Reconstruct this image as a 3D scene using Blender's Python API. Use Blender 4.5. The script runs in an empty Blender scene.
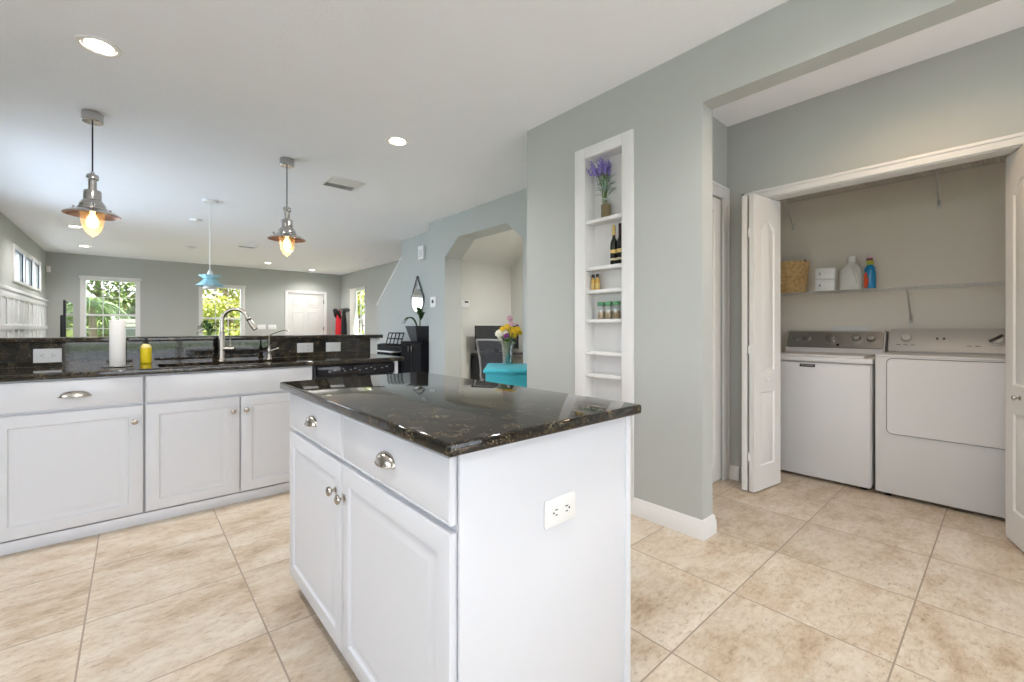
import bpy, bmesh, math, random
from mathutils import Vector, Matrix
random.seed(7)
PI = math.pi
SC = bpy.context.scene
COL = SC.collection

# ------------------------------------------------------------------ camera
cam_data = bpy.data.cameras.new('camera')
cam = bpy.data.objects.new('camera', cam_data)
COL.objects.link(cam)
cam.location = (0, 0, 1.15)
cam.rotation_euler = (PI / 2, 0, -math.radians(41.13))
cam_data.sensor_width = 36
cam_data.lens = 434 / 1024 * 36
cam_data.shift_y = -12.5 / 1024
cam_data.clip_start = 0.02
cam_data.clip_end = 200
SC.camera = cam

# ------------------------------------------------------------------ colour management, world, sun
SC.view_settings.view_transform = 'Standard'
SC.view_settings.look = 'None'
SC.view_settings.gamma = 1
SC.view_settings.use_curve_mapping = False
SC.view_settings.exposure = 1.98
SC.cycles.use_denoising = True
SC.cycles.max_bounces = 10
SC.cycles.diffuse_bounces = 6
SC.cycles.glossy_bounces = 5
SC.cycles.transmission_bounces = 8
SC.cycles.transparent_max_bounces = 12
SC.cycles.sample_clamp_indirect = 6
SC.cycles.caustics_reflective = False
SC.cycles.caustics_refractive = False

W = bpy.data.worlds.new('sky')
SC.world = W
W.use_nodes = True
wn = W.node_tree
wn.nodes.clear()
w_out = wn.nodes.new('ShaderNodeOutputWorld')
w_bg = wn.nodes.new('ShaderNodeBackground')
w_tc = wn.nodes.new('ShaderNodeTexCoord')
w_sep = wn.nodes.new('ShaderNodeSeparateXYZ')
w_ramp = wn.nodes.new('ShaderNodeValToRGB')
wn.links.new(w_tc.outputs['Generated'], w_sep.inputs[0])
wn.links.new(w_sep.outputs['Z'], w_ramp.inputs[0])
w_ramp.color_ramp.elements[0].position = 0.0
w_ramp.color_ramp.elements[0].color = (0.95, 0.97, 1.0, 1)
w_ramp.color_ramp.elements[1].position = 0.7
w_ramp.color_ramp.elements[1].color = (0.55, 0.75, 1.0, 1)
wn.links.new(w_ramp.outputs[0], w_bg.inputs[0])
w_bg.inputs[1].default_value = 1.3
wn.links.new(w_bg.outputs[0], w_out.inputs[0])


def light(name, kind, loc, rot, power, color, **kw):
    d = bpy.data.lights.new(name, kind)
    d.energy = power
    d.color = color
    for k, v in kw.items():
        setattr(d, k, v)
    o = bpy.data.objects.new(name, d)
    COL.objects.link(o)
    o.location = loc
    o.rotation_euler = rot
    return o


light('sun', 'SUN', (0, -5, 12), (math.radians(32), math.radians(14), 0), 3.6, (1, .96, .88), angle=math.radians(1))
# daylight through the glazed doors behind the camera, plus two added fill lamps at made-up windows;
# doors lamp tilted up: sky plus the light thrown up from the sunny ground outside
light('daylight_patio', 'AREA', (0.7, -4.3, 1.3), (PI / 2 + .36, 0, PI), 625, (.53, .71, 1), shape='RECTANGLE', size=4.4, size_y=2.5)
light('fill_breakfast', 'AREA', (-3.13, 0.3, 1.45), (PI / 2 + .25, 0, -PI / 2), 5, (.84, .90, 1), shape='RECTANGLE', size=2.6, size_y=1.6)  # fill lamp added to light the niche wall
light('fill_living', 'AREA', (-3.2, 6.6, 1.9), (PI / 2 - .12, 0, -PI / 2), 58, (.60, .77, 1), shape='RECTANGLE', size=3.4, size_y=2.4)  # fill lamp added to light the living room


# ------------------------------------------------------------------ materials
def new_mat(name):
    m = bpy.data.materials.new(name)
    m.use_nodes = True
    return m, m.node_tree, m.node_tree.nodes['Principled BSDF']


def mat(name, col, rough=.5, metal=0.0, spec=.5, bump=0.0, bscale=80, var=0.0, vscale=6, trans=0.0, ior=1.45, emit=None, estr=0, coat=0.0):
    m, nt, b = new_mat(name)
    b.inputs['Base Color'].default_value = (*col, 1)
    b.inputs['Roughness'].default_value = rough
    b.inputs['Metallic'].default_value = metal
    b.inputs['Specular IOR Level'].default_value = spec
    b.inputs['Transmission Weight'].default_value = trans
    b.inputs['IOR'].default_value = ior
    b.inputs['Coat Weight'].default_value = coat
    tc = nt.nodes.new('ShaderNodeTexCoord')
    if emit:
        b.inputs['Emission Color'].default_value = (*emit, 1)
        b.inputs['Emission Strength'].default_value = estr
    n = nt.nodes.new('ShaderNodeTexNoise')
    n.inputs['Scale'].default_value = vscale
    n.inputs['Detail'].default_value = 3
    nt.links.new(tc.outputs['Object'], n.inputs['Vector'])
    mx = nt.nodes.new('ShaderNodeMix')
    mx.data_type = 'RGBA'
    mx.inputs[6].default_value = (*[c * (1 - var) for c in col], 1)
    mx.inputs[7].default_value = (*[min(1, c * (1 + var)) for c in col], 1)
    nt.links.new(n.outputs['Fac'], mx.inputs[0])
    nt.links.new(mx.outputs[2], b.inputs['Base Color'])
    if bump:
        n2 = nt.nodes.new('ShaderNodeTexNoise')
        n2.inputs['Scale'].default_value = bscale
        n2.inputs['Detail'].default_value = 2
        nt.links.new(tc.outputs['Object'], n2.inputs['Vector'])
        bp = nt.nodes.new('ShaderNodeBump')
        bp.inputs['Strength'].default_value = bump
        bp.inputs['Distance'].default_value = .01
        nt.links.new(n2.outputs['Fac'], bp.inputs['Height'])
        nt.links.new(bp.outputs[0], b.inputs['Normal'])
    return m


def pane_mat(name, tint=(1, 1, 1), gloss=.08, ior=1.12):
    m = bpy.data.materials.new(name)
    m.use_nodes = True
    nt = m.node_tree
    nt.nodes.clear()
    out = nt.nodes.new('ShaderNodeOutputMaterial')
    t = nt.nodes.new('ShaderNodeBsdfTransparent')
    t.inputs[0].default_value = (*tint, 1)
    g = nt.nodes.new('ShaderNodeBsdfGlossy')
    g.inputs['Roughness'].default_value = .02
    fr = nt.nodes.new('ShaderNodeFresnel')
    fr.inputs[0].default_value = ior
    mul = nt.nodes.new('ShaderNodeMath')
    mul.operation = 'MULTIPLY_ADD'
    mul.inputs[1].default_value = .8
    mul.inputs[2].default_value = gloss * .3
    mul.use_clamp = True
    nt.links.new(fr.outputs[0], mul.inputs[0])
    mix = nt.nodes.new('ShaderNodeMixShader')
    geo = nt.nodes.new('ShaderNodeNewGeometry')
    front = nmath(nt, 'SUBTRACT', 1.0, geo.outputs['Backfacing'])
    nt.links.new(nmath(nt, 'MULTIPLY', mul.outputs[0], front), mix.inputs[0])
    nt.links.new(t.outputs[0], mix.inputs[1])
    nt.links.new(g.outputs[0], mix.inputs[2])
    nt.links.new(mix.outputs[0], out.inputs[0])
    return m


def nmath(nt, op, a, b=None, clamp=False):
    n = nt.nodes.new('ShaderNodeMath')
    n.operation = op
    n.use_clamp = clamp
    for i, v in enumerate((a, b)):
        if v is None:
            continue
        if isinstance(v, (int, float)):
            n.inputs[i].default_value = v
        else:
            nt.links.new(v, n.inputs[i])
    return n.outputs[0]


def ramp(nt, fac, stops):
    r = nt.nodes.new('ShaderNodeValToRGB')
    e = r.color_ramp.elements
    while len(e) < len(stops):
        e.new(.5)
    for k, (p, c) in enumerate(stops):
        e[k].position = p
        e[k].color = (*c, 1)
    nt.links.new(fac, r.inputs[0])
    return r.outputs[0]


def mixc(nt, fac, a, b, blend='MIX'):
    n = nt.nodes.new('ShaderNodeMix')
    n.data_type = 'RGBA'
    n.blend_type = blend
    for idx, v in ((0, fac), (6, a), (7, b)):
        if isinstance(v, (int, float)):
            n.inputs[idx].default_value = v
        elif isinstance(v, tuple):
            n.inputs[idx].default_value = (*v, 1)
        else:
            nt.links.new(v, n.inputs[idx])
    return n.outputs[2]


def noise(nt, vec, scale, detail=4, rough=.55):
    n = nt.nodes.new('ShaderNodeTexNoise')
    n.inputs['Scale'].default_value = scale
    n.inputs['Detail'].default_value = detail
    n.inputs['Roughness'].default_value = rough
    nt.links.new(vec, n.inputs['Vector'])
    return n.outputs['Fac']


def floor_mat():
    m, nt, b = new_mat('travertine_tile')
    T, X0, Y0, G = .5275, .385, .26, .0029
    tc = nt.nodes.new('ShaderNodeTexCoord')
    sp = nt.nodes.new('ShaderNodeSeparateXYZ')
    nt.links.new(tc.outputs['Object'], sp.inputs[0])
    u = nmath(nt, 'DIVIDE', nmath(nt, 'SUBTRACT', sp.outputs[0], X0), T)
    v = nmath(nt, 'DIVIDE', nmath(nt, 'SUBTRACT', sp.outputs[1], Y0), T)
    fu, fv = nmath(nt, 'FLOOR', u), nmath(nt, 'FLOOR', v)
    du = nmath(nt, 'ABSOLUTE', nmath(nt, 'SUBTRACT', nmath(nt, 'FRACT', u), .5))
    dv = nmath(nt, 'ABSOLUTE', nmath(nt, 'SUBTRACT', nmath(nt, 'FRACT', v), .5))
    edge = nmath(nt, 'MAXIMUM', du, dv)
    grout = nmath(nt, 'GREATER_THAN', edge, .5 - G / T)
    cell = nt.nodes.new('ShaderNodeCombineXYZ')
    nt.links.new(fu, cell.inputs[0])
    nt.links.new(fv, cell.inputs[1])
    wn_ = nt.nodes.new('ShaderNodeTexWhiteNoise')
    nt.links.new(cell.outputs[0], wn_.inputs['Vector'])
    off = nt.nodes.new('ShaderNodeVectorMath')
    off.operation = 'MULTIPLY_ADD'
    nt.links.new(wn_.outputs['Color'], off.inputs[0])
    off.inputs[1].default_value = (9, 9, 9)
    nt.links.new(tc.outputs['Object'], off.inputs[2])
    mp = nt.nodes.new('ShaderNodeMapping')
    mp.inputs['Scale'].default_value = (1.0, 1.9, 1)
    mp.inputs['Rotation'].default_value = (0, 0, .12)
    nt.links.new(off.outputs[0], mp.inputs['Vector'])
    big = noise(nt, mp.outputs[0], 3.4, 9, .72)
    fine = noise(nt, mp.outputs[0], 26, 9, .78)
    base = ramp(nt, big, [(.30, (.41, .31, .21)), (.42, (.56, .455, .34)), (.51, (.635, .55, .44)), (.66, (.705, .645, .55))])
    det = ramp(nt, fine, [(.34, (.50, .42, .36)), (.44, (.88, .84, .81)), (.56, (1, 1, 1)), (.72, (.94, .92, .90))])
    c = mixc(nt, .75, base, det, 'MULTIPLY')
    tone = ramp(nt, wn_.outputs['Value'], [(0, (.92, .91, .90)), (1, (1, 1, 1))])
    c = mixc(nt, 1.0, c, tone, 'MULTIPLY')
    c = mixc(nt, grout, c, (.33, .26, .20))
    nt.links.new(c, b.inputs['Base Color'])
    r = nmath(nt, 'ADD', .34, nmath(nt, 'MULTIPLY', fine, .2))
    nt.links.new(r, b.inputs['Roughness'])
    hb = nmath(nt, 'SUBTRACT', nmath(nt, 'MULTIPLY', fine, .35), grout)
    bp = nt.nodes.new('ShaderNodeBump')
    bp.inputs['Strength'].default_value = .25
    bp.inputs['Distance'].default_value = .004
    nt.links.new(hb, bp.inputs['Height'])
    nt.links.new(bp.outputs[0], b.inputs['Normal'])
    return m


def granite_mat():
    m, nt, b = new_mat('granite')
    tc = nt.nodes.new('ShaderNodeTexCoord')
    vo = nt.nodes.new('ShaderNodeTexVoronoi')
    vo.inputs['Scale'].default_value = 400
    vo.inputs['Randomness'].default_value = 1
    nt.links.new(tc.outputs['Object'], vo.inputs['Vector'])
    sp = nt.nodes.new('ShaderNodeSeparateColor')
    nt.links.new(vo.outputs['Color'], sp.inputs[0])
    patch = noise(nt, tc.outputs['Object'], 22, 4, .6)
    val = nmath(nt, 'MULTIPLY', sp.outputs[0], nmath(nt, 'ADD', nmath(nt, 'MULTIPLY', patch, 1.5), .1))
    c = ramp(nt, val, [(.0, (.006, .006, .007)), (.50, (.012, .011, .010)), (.64, (.022, .016, .010)), (.82, (.085, .060, .030)), (.96, (.22, .18, .11))])
    nt.links.new(c, b.inputs['Base Color'])
    b.inputs['Roughness'].default_value = .05
    b.inputs['IOR'].default_value = 1.55
    return m


def basket_mat():
    m, nt, b = new_mat('wicker')
    tc = nt.nodes.new('ShaderNodeTexCoord')
    n = noise(nt, tc.outputs['Object'], 40, 4)
    c = ramp(nt, n, [(.3, (.50, .31, .12)), (.7, (.78, .58, .30))])
    nt.links.new(c, b.inputs['Base Color'])
    b.inputs['Roughness'].default_value = .6
    return m


def globe_mat():
    m = bpy.data.materials.new('frosted_lamp_glass')
    m.use_nodes = True
    nt = m.node_tree
    nt.nodes.clear()
    out = nt.nodes.new('ShaderNodeOutputMaterial')
    t = nt.nodes.new('ShaderNodeBsdfTransparent')
    t.inputs[0].default_value = (1, .93, .82, 1)
    d = nt.nodes.new('ShaderNodeBsdfTranslucent')
    d.inputs[0].default_value = (.95, .74, .46, 1)
    g = nt.nodes.new('ShaderNodeBsdfGlossy')
    g.inputs['Roughness'].default_value = .08
    m1 = nt.nodes.new('ShaderNodeMixShader')
    m1.inputs[0].default_value = .16
    m2 = nt.nodes.new('ShaderNodeMixShader')
    m2.inputs[0].default_value = .08
    nt.links.new(t.outputs[0], m1.inputs[1])
    nt.links.new(d.outputs[0], m1.inputs[2])
    nt.links.new(m1.outputs[0], m2.inputs[1])
    nt.links.new(g.outputs[0], m2.inputs[2])
    nt.links.new(m2.outputs[0], out.inputs[0])
    return m


M = dict(
    white=mat('white_cabinet_paint', (.675, .685, .72), .35, var=.01),
    trim=mat('white_trim_paint', (.74, .735, .73), .38, var=.01),
    doorw=mat('white_door_paint', (.72, .715, .70), .42, var=.01),
    wall=mat('grey_green_wall_paint', (.455, .472, .455), .75, bump=.06, bscale=160, var=.02, spec=.25),
    closetwall=mat('warm_lit_wall_paint', (.84, .785, .70), .75, bump=.06, bscale=160, var=.02, spec=.25),  # wall paint lightened and warmed in place of the closet's warm light
    nookwall=mat('pale_wall_paint', (.66, .66, .62), .75, bump=.06, bscale=160, var=.02, spec=.25),
    ceil=mat('ceiling_paint', (.90, .915, .95), .85, bump=.15, bscale=70, var=.015, spec=.2),
    floor=floor_mat(), granite=granite_mat(), wicker=basket_mat(),
    nickel=mat('brushed_nickel', (.52, .48, .43), .26, 1, var=.03),
    steel=mat('stainless_steel', (.56, .55, .54), .2, 1, var=.04),
    copper=mat('copper_lining', (.45, .26, .19), .25, 1, var=.05),
    black=mat('black_plastic', (.012, .012, .014), .3, var=.1),
    gloss=mat('black_gloss', (.008, .008, .012), .06, var=.1),
    blackmetal=mat('black_metal', (.02, .02, .022), .4, var=.1),
    plastic=mat('white_plastic', (.80, .80, .79), .3, var=.01),
    slot=mat('outlet_slots', (.05, .05, .05), .5),
    appl=mat('white_enamel', (.62, .62, .625), .42, var=.01),
    conw=mat('grey_console', (.33, .32, .31), .32, .85, var=.05),
    cond=mat('silver_console', (.45, .45, .445), .4, .1, var=.03),
    pane=pane_mat('window_glass'),
    glassc=pane_mat('clear_glass', (.95, .97, .96), .6, 1.35),
    lampglass=globe_mat(),
    bulb=mat('bulb_glow', (1, .8, .5), .5, emit=(1, .55, .19), estr=1.7),
    canglow=mat('lit_lens', (1, .95, .85), .5, emit=(1, .86, .66), estr=9),
    canoff=mat('lamp_baffle', (.85, .82, .76), .4),
    blue=mat('pale_blue_shade', (.36, .62, .72), .45, var=.03),
    teal=mat('teal_paint', (.045, .46, .57), .4, var=.06),
    paper=mat('paper_towel', (.83, .81, .79), .9, bump=.4, bscale=120),
    yellow=mat('yellow_soap_label', (.85, .66, .02), .25, var=.03),
    amber=mat('soap_shoulder', (.85, .70, .30), .25),
    leaf=mat('dark_leaf', (.035, .085, .022), .4, var=.4, vscale=9),
    leafy=mat('fresh_leaf', (.16, .26, .07), .5, var=.3, vscale=9),
    sage=mat('sage_leaf', (.22, .33, .26), .6, var=.2, vscale=20),
    stem=mat('stem_green', (.12, .2, .06), .5, var=.2),
    lav=mat('lavender_petals', (.30, .23, .62), .6, var=.3, vscale=40),
    burlap=mat('burlap_wrap', (.23, .18, .10), .9, bump=.8, bscale=300, var=.3, vscale=90),
    wine=mat('dark_wine_glass', (.008, .010, .006), .08, var=.2),
    gold=mat('gold_label', (.62, .45, .16), .4, .3, var=.1),
    foil=mat('dark_foil', (.05, .015, .03), .35, .4),
    cream=mat('cream_label', (.62, .56, .38), .6, var=.1),
    spice=mat('spice_filling', (.42, .28, .14), .8, var=.4, vscale=120),
    amberoil=mat('amber_oil', (.60, .38, .10), .15, var=.15),
    greenlid=mat('green_lid', (.10, .30, .15), .4),
    red=mat('red_cloth', (.55, .01, .02), .8, bump=.4, bscale=25, var=.15),
    blackcloth=mat('black_cloth', (.015, .015, .017), .85, bump=.4, bscale=25),
    screen=mat('tv_screen', (.01, .012, .014), .04, spec=.8),
    wood=mat('dark_wood', (.07, .04, .025), .4, var=.3),
    piano=mat('piano_black', (.008, .008, .010), .5, spec=.1, var=.1),
    ivory=mat('ivory_keys', (.75, .74, .70), .3),
    mesh=mat('grey_mesh_fabric', (.06, .06, .066), .8, var=.2, vscale=60),
    greyframe=mat('grey_chair_frame', (.36, .35, .34), .4, .5),
    pot=mat('charcoal_pot', (.055, .055, .06), .6, var=.1),
    mirror=mat('mirror_glass', (.9, .92, .93), .02, 1),
    detgl=mat('detergent_jug', (.70, .69, .66), .3, var=.05),
    bluebot=mat('blue_bottle', (.02, .25, .52), .2, var=.05),
    redlab=mat('orange_label', (.70, .10, .03), .35, var=.1),
    limecap=mat('lime_collar', (.50, .52, .06), .4),
    maroon=mat('maroon_trigger', (.20, .02, .06), .4),
    pinkcap=mat('pale_pink_cap', (.80, .60, .64), .4),
    yel=mat('yellow_petals', (.80, .55, .03), .6, var=.15, vscale=60),
    whi=mat('cream_petals', (.82, .80, .66), .6, var=.1, vscale=60),
    pink=mat('pink_petals', (.66, .42, .50), .6, var=.2, vscale=60),
    purp=mat('purple_petals', (.22, .05, .22), .6, var=.2, vscale=60),
    bark=mat('tree_bark', (.16, .12, .08), .9, bump=.8, bscale=20, var=.3),
    patio=mat('bounce_concrete', (.36, .36, .355), .8, bump=.3, bscale=60, var=.06),
    sheer=mat('sheer_fabric', (.86, .85, .80), .9, bump=.2, bscale=200, trans=.0),
    palm=mat('palm_leaf', (.14, .20, .07), .5, var=.4, vscale=3),
    tree_a=mat('tree_leaf_olive', (.20, .25, .09), .6, var=.6, vscale=1.5),
    tree_b=mat('tree_leaf_yellow', (.50, .50, .12), .6, var=.4, vscale=1.5),
    grass=mat('lawn', (.16, .24, .07), .9, bump=.8, bscale=40, var=.4, vscale=3),
    fence=mat('fence_paint', (.30, .31, .24), .7, var=.05),
    wire=mat('white_wire_coating', (.62, .61, .59), .45),
    mark=mat('panel_print', (.34, .36, .38), .5),
    batten=mat('batten_wall_paint', (.76, .77, .78), .45, var=.01),
)


# ------------------------------------------------------------------ mesh builder
class MB:
    def __init__(s):
        s.bm = bmesh.new()

    def box(s, x0, x1, y0, y1, z0, z1, bev=0.0, seg=2):
        t = bmesh.new()
        r = bmesh.ops.create_cube(t, size=1)
        for v in t.verts:
            v.co = Vector((x0 + (v.co.x + .5) * (x1 - x0), y0 + (v.co.y + .5) * (y1 - y0), z0 + (v.co.z + .5) * (z1 - z0)))
        if bev:
            bmesh.ops.bevel(t, geom=t.edges[:], offset=bev, segments=seg, affect='EDGES', profile=.5)
        s.add(t)
        return s

    def add(s, t, mtx=None):
        me = bpy.data.meshes.new('tmp')
        bmesh.ops.recalc_face_normals(t, faces=t.faces[:])
        if mtx is not None:
            bmesh.ops.transform(t, matrix=mtx, verts=t.verts[:])
        t.to_mesh(me)
        t.free()
        s.bm.from_mesh(me)
        bpy.data.meshes.remove(me)

    def lathe(s, prof, seg=24, mtx=None, cap=True):
        t = bmesh.new()
        rings = []
        for r, z in prof:
            if r < 1e-5:
                rings.append([t.verts.new((0, 0, z))])
            else:
                rings.append([t.verts.new((r * math.cos(2 * PI * k / seg), r * math.sin(2 * PI * k / seg), z)) for k in range(seg)])
        for a, b in zip(rings, rings[1:]):
            for k in range(seg):
                k2 = (k + 1) % seg
                if len(a) == 1 and len(b) == 1:
                    continue
                if len(a) == 1:
                    t.faces.new((a[0], b[k], b[k2]))
                elif len(b) == 1:
                    t.faces.new((a[k], a[k2], b[0]))
                else:
                    t.faces.new((a[k], a[k2], b[k2], b[k]))
        if cap:
            for ring in (rings[0], rings[-1]):
                if len(ring) > 1:
                    t.faces.new(ring)
        s.add(t, mtx)
        return s

    def tube(s, pts, r, seg=8, closed=False, smooth=0):
        pts = [Vector(p) for p in pts]
        if smooth:
            pts = catmull(pts, smooth)
        n = len(pts)
        rad = r if isinstance(r, (list, tuple)) else [r] * n
        if isinstance(r, (list, tuple)) and len(r) != n:
            rad = [r[min(len(r) - 1, int(i * (len(r) - 1) / (n - 1) + .5))] for i in range(n)]
        t = bmesh.new()
        rings = []
        up = None
        for i, p in enumerate(pts):
            a = pts[i - 1] if i > 0 or closed else p
            b = pts[(i + 1) % n] if i < n - 1 or closed else p
            d = (b - a).normalized()
            if up is None:
                up = Vector((0, 0, 1)) if abs(d.z) < .9 else Vector((1, 0, 0))
            x = d.cross(up)
            if x.length < 1e-4:
                x = d.cross(Vector((0, 1, 0)))
            x.normalize()
            y = x.cross(d).normalized()
            up = y
            rings.append([t.verts.new(p + (x * math.cos(2 * PI * k / seg) + y * math.sin(2 * PI * k / seg)) * rad[i]) for k in range(seg)])
        pairs = list(zip(rings, rings[1:]))
        if closed:
            pairs.append((rings[-1], rings[0]))
        for a, b in pairs:
            for k in range(seg):
                k2 = (k + 1) % seg
                t.faces.new((a[k], a[k2], b[k2], b[k]))
        if not closed:
            t.faces.new(rings[0])
            t.faces.new(rings[-1])
        s.add(t)
        return s

    def loops(s, loops, cap0=True, cap1=True, mtx=None):
        t = bmesh.new()
        vs = [[t.verts.new(p) for p in L] for L in loops]
        n = len(vs[0])
        for a, b in zip(vs, vs[1:]):
            for k in range(n):
                k2 = (k + 1) % n
                t.faces.new((a[k], a[k2], b[k2], b[k]))
        if cap0:
            t.faces.new(vs[0])
        if cap1:
            t.faces.new(vs[-1])
        s.add(t, mtx)
        return s

    def panel(s, x0, x1, z0, z1, y, t, steps):
        """slab whose front (towards -y) carries nested rectangular profiles; steps = (inset, depth)"""
        L = []
        for ins, d in [(0, -t), (0, -.003), (.003, 0)] + steps:
            yy = y - d if d >= 0 else y + (-d)
            yy = y + (-d if d < 0 else d)
            L.append([(x0 + ins, yy, z0 + ins), (x1 - ins, yy, z0 + ins), (x1 - ins, yy, z1 - ins), (x0 + ins, yy, z1 - ins)])
        return s.loops(L)

    def ico(s, c, r, sub=1, sc=(1, 1, 1)):
        t = bmesh.new()
        bmesh.ops.create_icosphere(t, subdivisions=sub, radius=r)
        for v in t.verts:
            v.co = Vector((c[0] + v.co.x * sc[0], c[1] + v.co.y * sc[1], c[2] + v.co.z * sc[2]))
        s.add(t)
        return s

    def quad(s, a, b, c, d):
        vs = [s.bm.verts.new(p) for p in (a, b, c, d)]
        s.bm.faces.new(vs)
        return s

    def leaf(s, base, tip, width, bend=.0, n=6, side=None, fold=.15, up=Vector((0, 0, 1))):
        base, tip = Vector(base), Vector(tip)
        d = tip - base
        sd = side if side is not None else d.cross(up)
        if sd.length < 1e-5:
            sd = Vector((1, 0, 0))
        sd = sd.normalized()
        nrm = sd.cross(d.normalized()).normalized()
        L = []
        for i in range(n + 1):
            f = i / n
            w = width * math.sin(PI * min(1, max(.04, f * .92 + .06))) ** .8
            c = base + d * f + nrm * (bend * math.sin(PI * f))
            L.append((c - sd * w + nrm * w * fold, c - nrm * w * fold * .2, c + sd * w + nrm * w * fold))
        vs = [[s.bm.verts.new(p) for p in r] for r in L]
        for a, b in zip(vs, vs[1:]):
            s.bm.faces.new((a[0], a[1], b[1], b[0]))
            s.bm.faces.new((a[1], a[2], b[2], b[1]))
        return s

    def xf(s, mtx):
        bmesh.ops.transform(s.bm, matrix=mtx, verts=s.bm.verts[:])
        return s

    def each(s, name, m, parent=None):
        """every loose piece becomes an object of its own"""
        left = set(s.bm.verts)
        groups = []
        while left:
            stack = [left.pop()]
            g = set(stack)
            while stack:
                v = stack.pop()
                for e in v.link_edges:
                    w = e.other_vert(v)
                    if w in left:
                        left.discard(w)
                        g.add(w)
                        stack.append(w)
            groups.append(g)
        for g in groups:
            p = MB()
            mp_ = {v: p.bm.verts.new(v.co) for v in g}
            for f in {f for v in g for f in v.link_faces}:
                p.bm.faces.new([mp_[v] for v in f.verts])
            p.obj(name, m, parent)
        s.bm.free()

    def obj(s, name, m, parent=None, loc=None, angle=35):
        me = bpy.data.meshes.new(name)
        s.bm.to_mesh(me)
        s.bm.free()
        me.materials.append(m)
        me.polygons.foreach_set('use_smooth', [True] * len(me.polygons))
        me.set_sharp_from_angle(angle=math.radians(angle))
        o = bpy.data.objects.new(name, me)
        COL.objects.link(o)
        if parent:
            o.parent = parent
        if loc:
            o.location = loc
        return o


def catmull(pts, k):
    out = []
    P = [pts[0]] + list(pts) + [pts[-1]]
    for i in range(1, len(P) - 2):
        p0, p1, p2, p3 = P[i - 1], P[i], P[i + 1], P[i + 2]
        for j in range(k):
            t = j / k
            out.append(.5 * ((2 * p1) + (p2 - p0) * t + (2 * p0 - 5 * p1 + 4 * p2 - p3) * t * t + (3 * p1 - p0 - 3 * p2 + p3) * t ** 3))
    out.append(pts[-1])
    return out


def T(x, y, z):
    return Matrix.Translation((x, y, z))


def RX(a):
    return Matrix.Rotation(a, 4, 'X')


def RY(a):
    return Matrix.Rotation(a, 4, 'Y')


def RZ(a):
    return Matrix.Rotation(a, 4, 'Z')


def tag(o, label=None, cat=None, group=None, kind=None):
    if label:
        o['label'] = label
    if cat:
        o['category'] = cat
    if group:
        o['group'] = group
    if kind:
        o['kind'] = kind
    return o


def thing(name, label, cat, loc=(0, 0, 0), rz=0, group=None, kind=None):
    o = bpy.data.objects.new(name, None)
    o.empty_display_size = .05
    COL.objects.link(o)
    o.location = loc
    o.rotation_euler = (0, 0, rz)
    return tag(o, label, cat, group, kind)


def struct(name, mb, m, label=None, cat=None):
    o = mb.obj(name, m)
    return tag(o, label, cat, None, 'structure')


def dup(root, loc=None, label=None):
    r = root.copy()
    COL.objects.link(r)
    if loc:
        r.location = loc
    if label:
        r['label'] = label
    for ch in list(root.children):
        c = ch.copy()
        COL.objects.link(c)
        c.parent = r
        for g in ch.children:
            d = g.copy()
            COL.objects.link(d)
            d.parent = c
    return r


def wall_mb(axis, c0, c1, a0, a1, z0, z1, holes=()):
    """wall slab between c0 and c1 on `axis`, spanning a0..a1, with rectangular openings (a0,a1,z0,z1)"""
    mb = MB()
    A = sorted({a0, a1, *[h[0] for h in holes], *[h[1] for h in holes]})
    Z = sorted({z0, z1, *[h[2] for h in holes], *[h[3] for h in holes]})

    def solid(i, j):
        if i < 0 or j < 0 or i >= len(A) - 1 or j >= len(Z) - 1:
            return False
        ca, cz = (A[i] + A[i + 1]) / 2, (Z[j] + Z[j + 1]) / 2
        return not any(h[0] < ca < h[1] and h[2] < cz < h[3] for h in holes)

    def p(c, a, z):
        return (c, a, z) if axis == 'x' else (a, c, z)
    for i in range(len(A) - 1):
        for j in range(len(Z) - 1):
            if not solid(i, j):
                continue
            u0, u1, w0, w1 = A[i], A[i + 1], Z[j], Z[j + 1]
            mb.quad(p(c0, u0, w0), p(c0, u1, w0), p(c0, u1, w1), p(c0, u0, w1))
            mb.quad(p(c1, u0, w0), p(c1, u1, w0), p(c1, u1, w1), p(c1, u0, w1))
            if not solid(i - 1, j):
                mb.quad(p(c0, u0, w0), p(c1, u0, w0), p(c1, u0, w1), p(c0, u0, w1))
            if not solid(i + 1, j):
                mb.quad(p(c0, u1, w0), p(c1, u1, w0), p(c1, u1, w1), p(c0, u1, w1))
            if not solid(i, j - 1):
                mb.quad(p(c0, u0, w0), p(c1, u0, w0), p(c1, u1, w0), p(c0, u1, w0))
            if not solid(i, j + 1):
                mb.quad(p(c0, u0, w1), p(c1, u0, w1), p(c1, u1, w1), p(c0, u1, w1))
    bmesh.ops.remove_doubles(mb.bm, verts=mb.bm.verts[:], dist=1e-5)
    bmesh.ops.recalc_face_normals(mb.bm, faces=mb.bm.faces[:])
    return mb


# ================================================================== ROOM SHELL
CZ = 2.705                       # ceiling height
struct('floor', MB().box(-3.3, 5.0, -3.14, 4.34, -.1, 0).box(-1.47, 5.0, 4.34, 12.94, -.1, 0), M['floor'], 'beige travertine tile floor in a straight grid', 'floor')
struct('ceiling', MB().box(-3.3, 5.0, -3.14, 4.34, CZ, CZ + .12).box(-1.47, 5.0, 4.34, 12.94, CZ, CZ + .12), M['ceil'], 'white lightly textured ceiling', 'ceiling')

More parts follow.
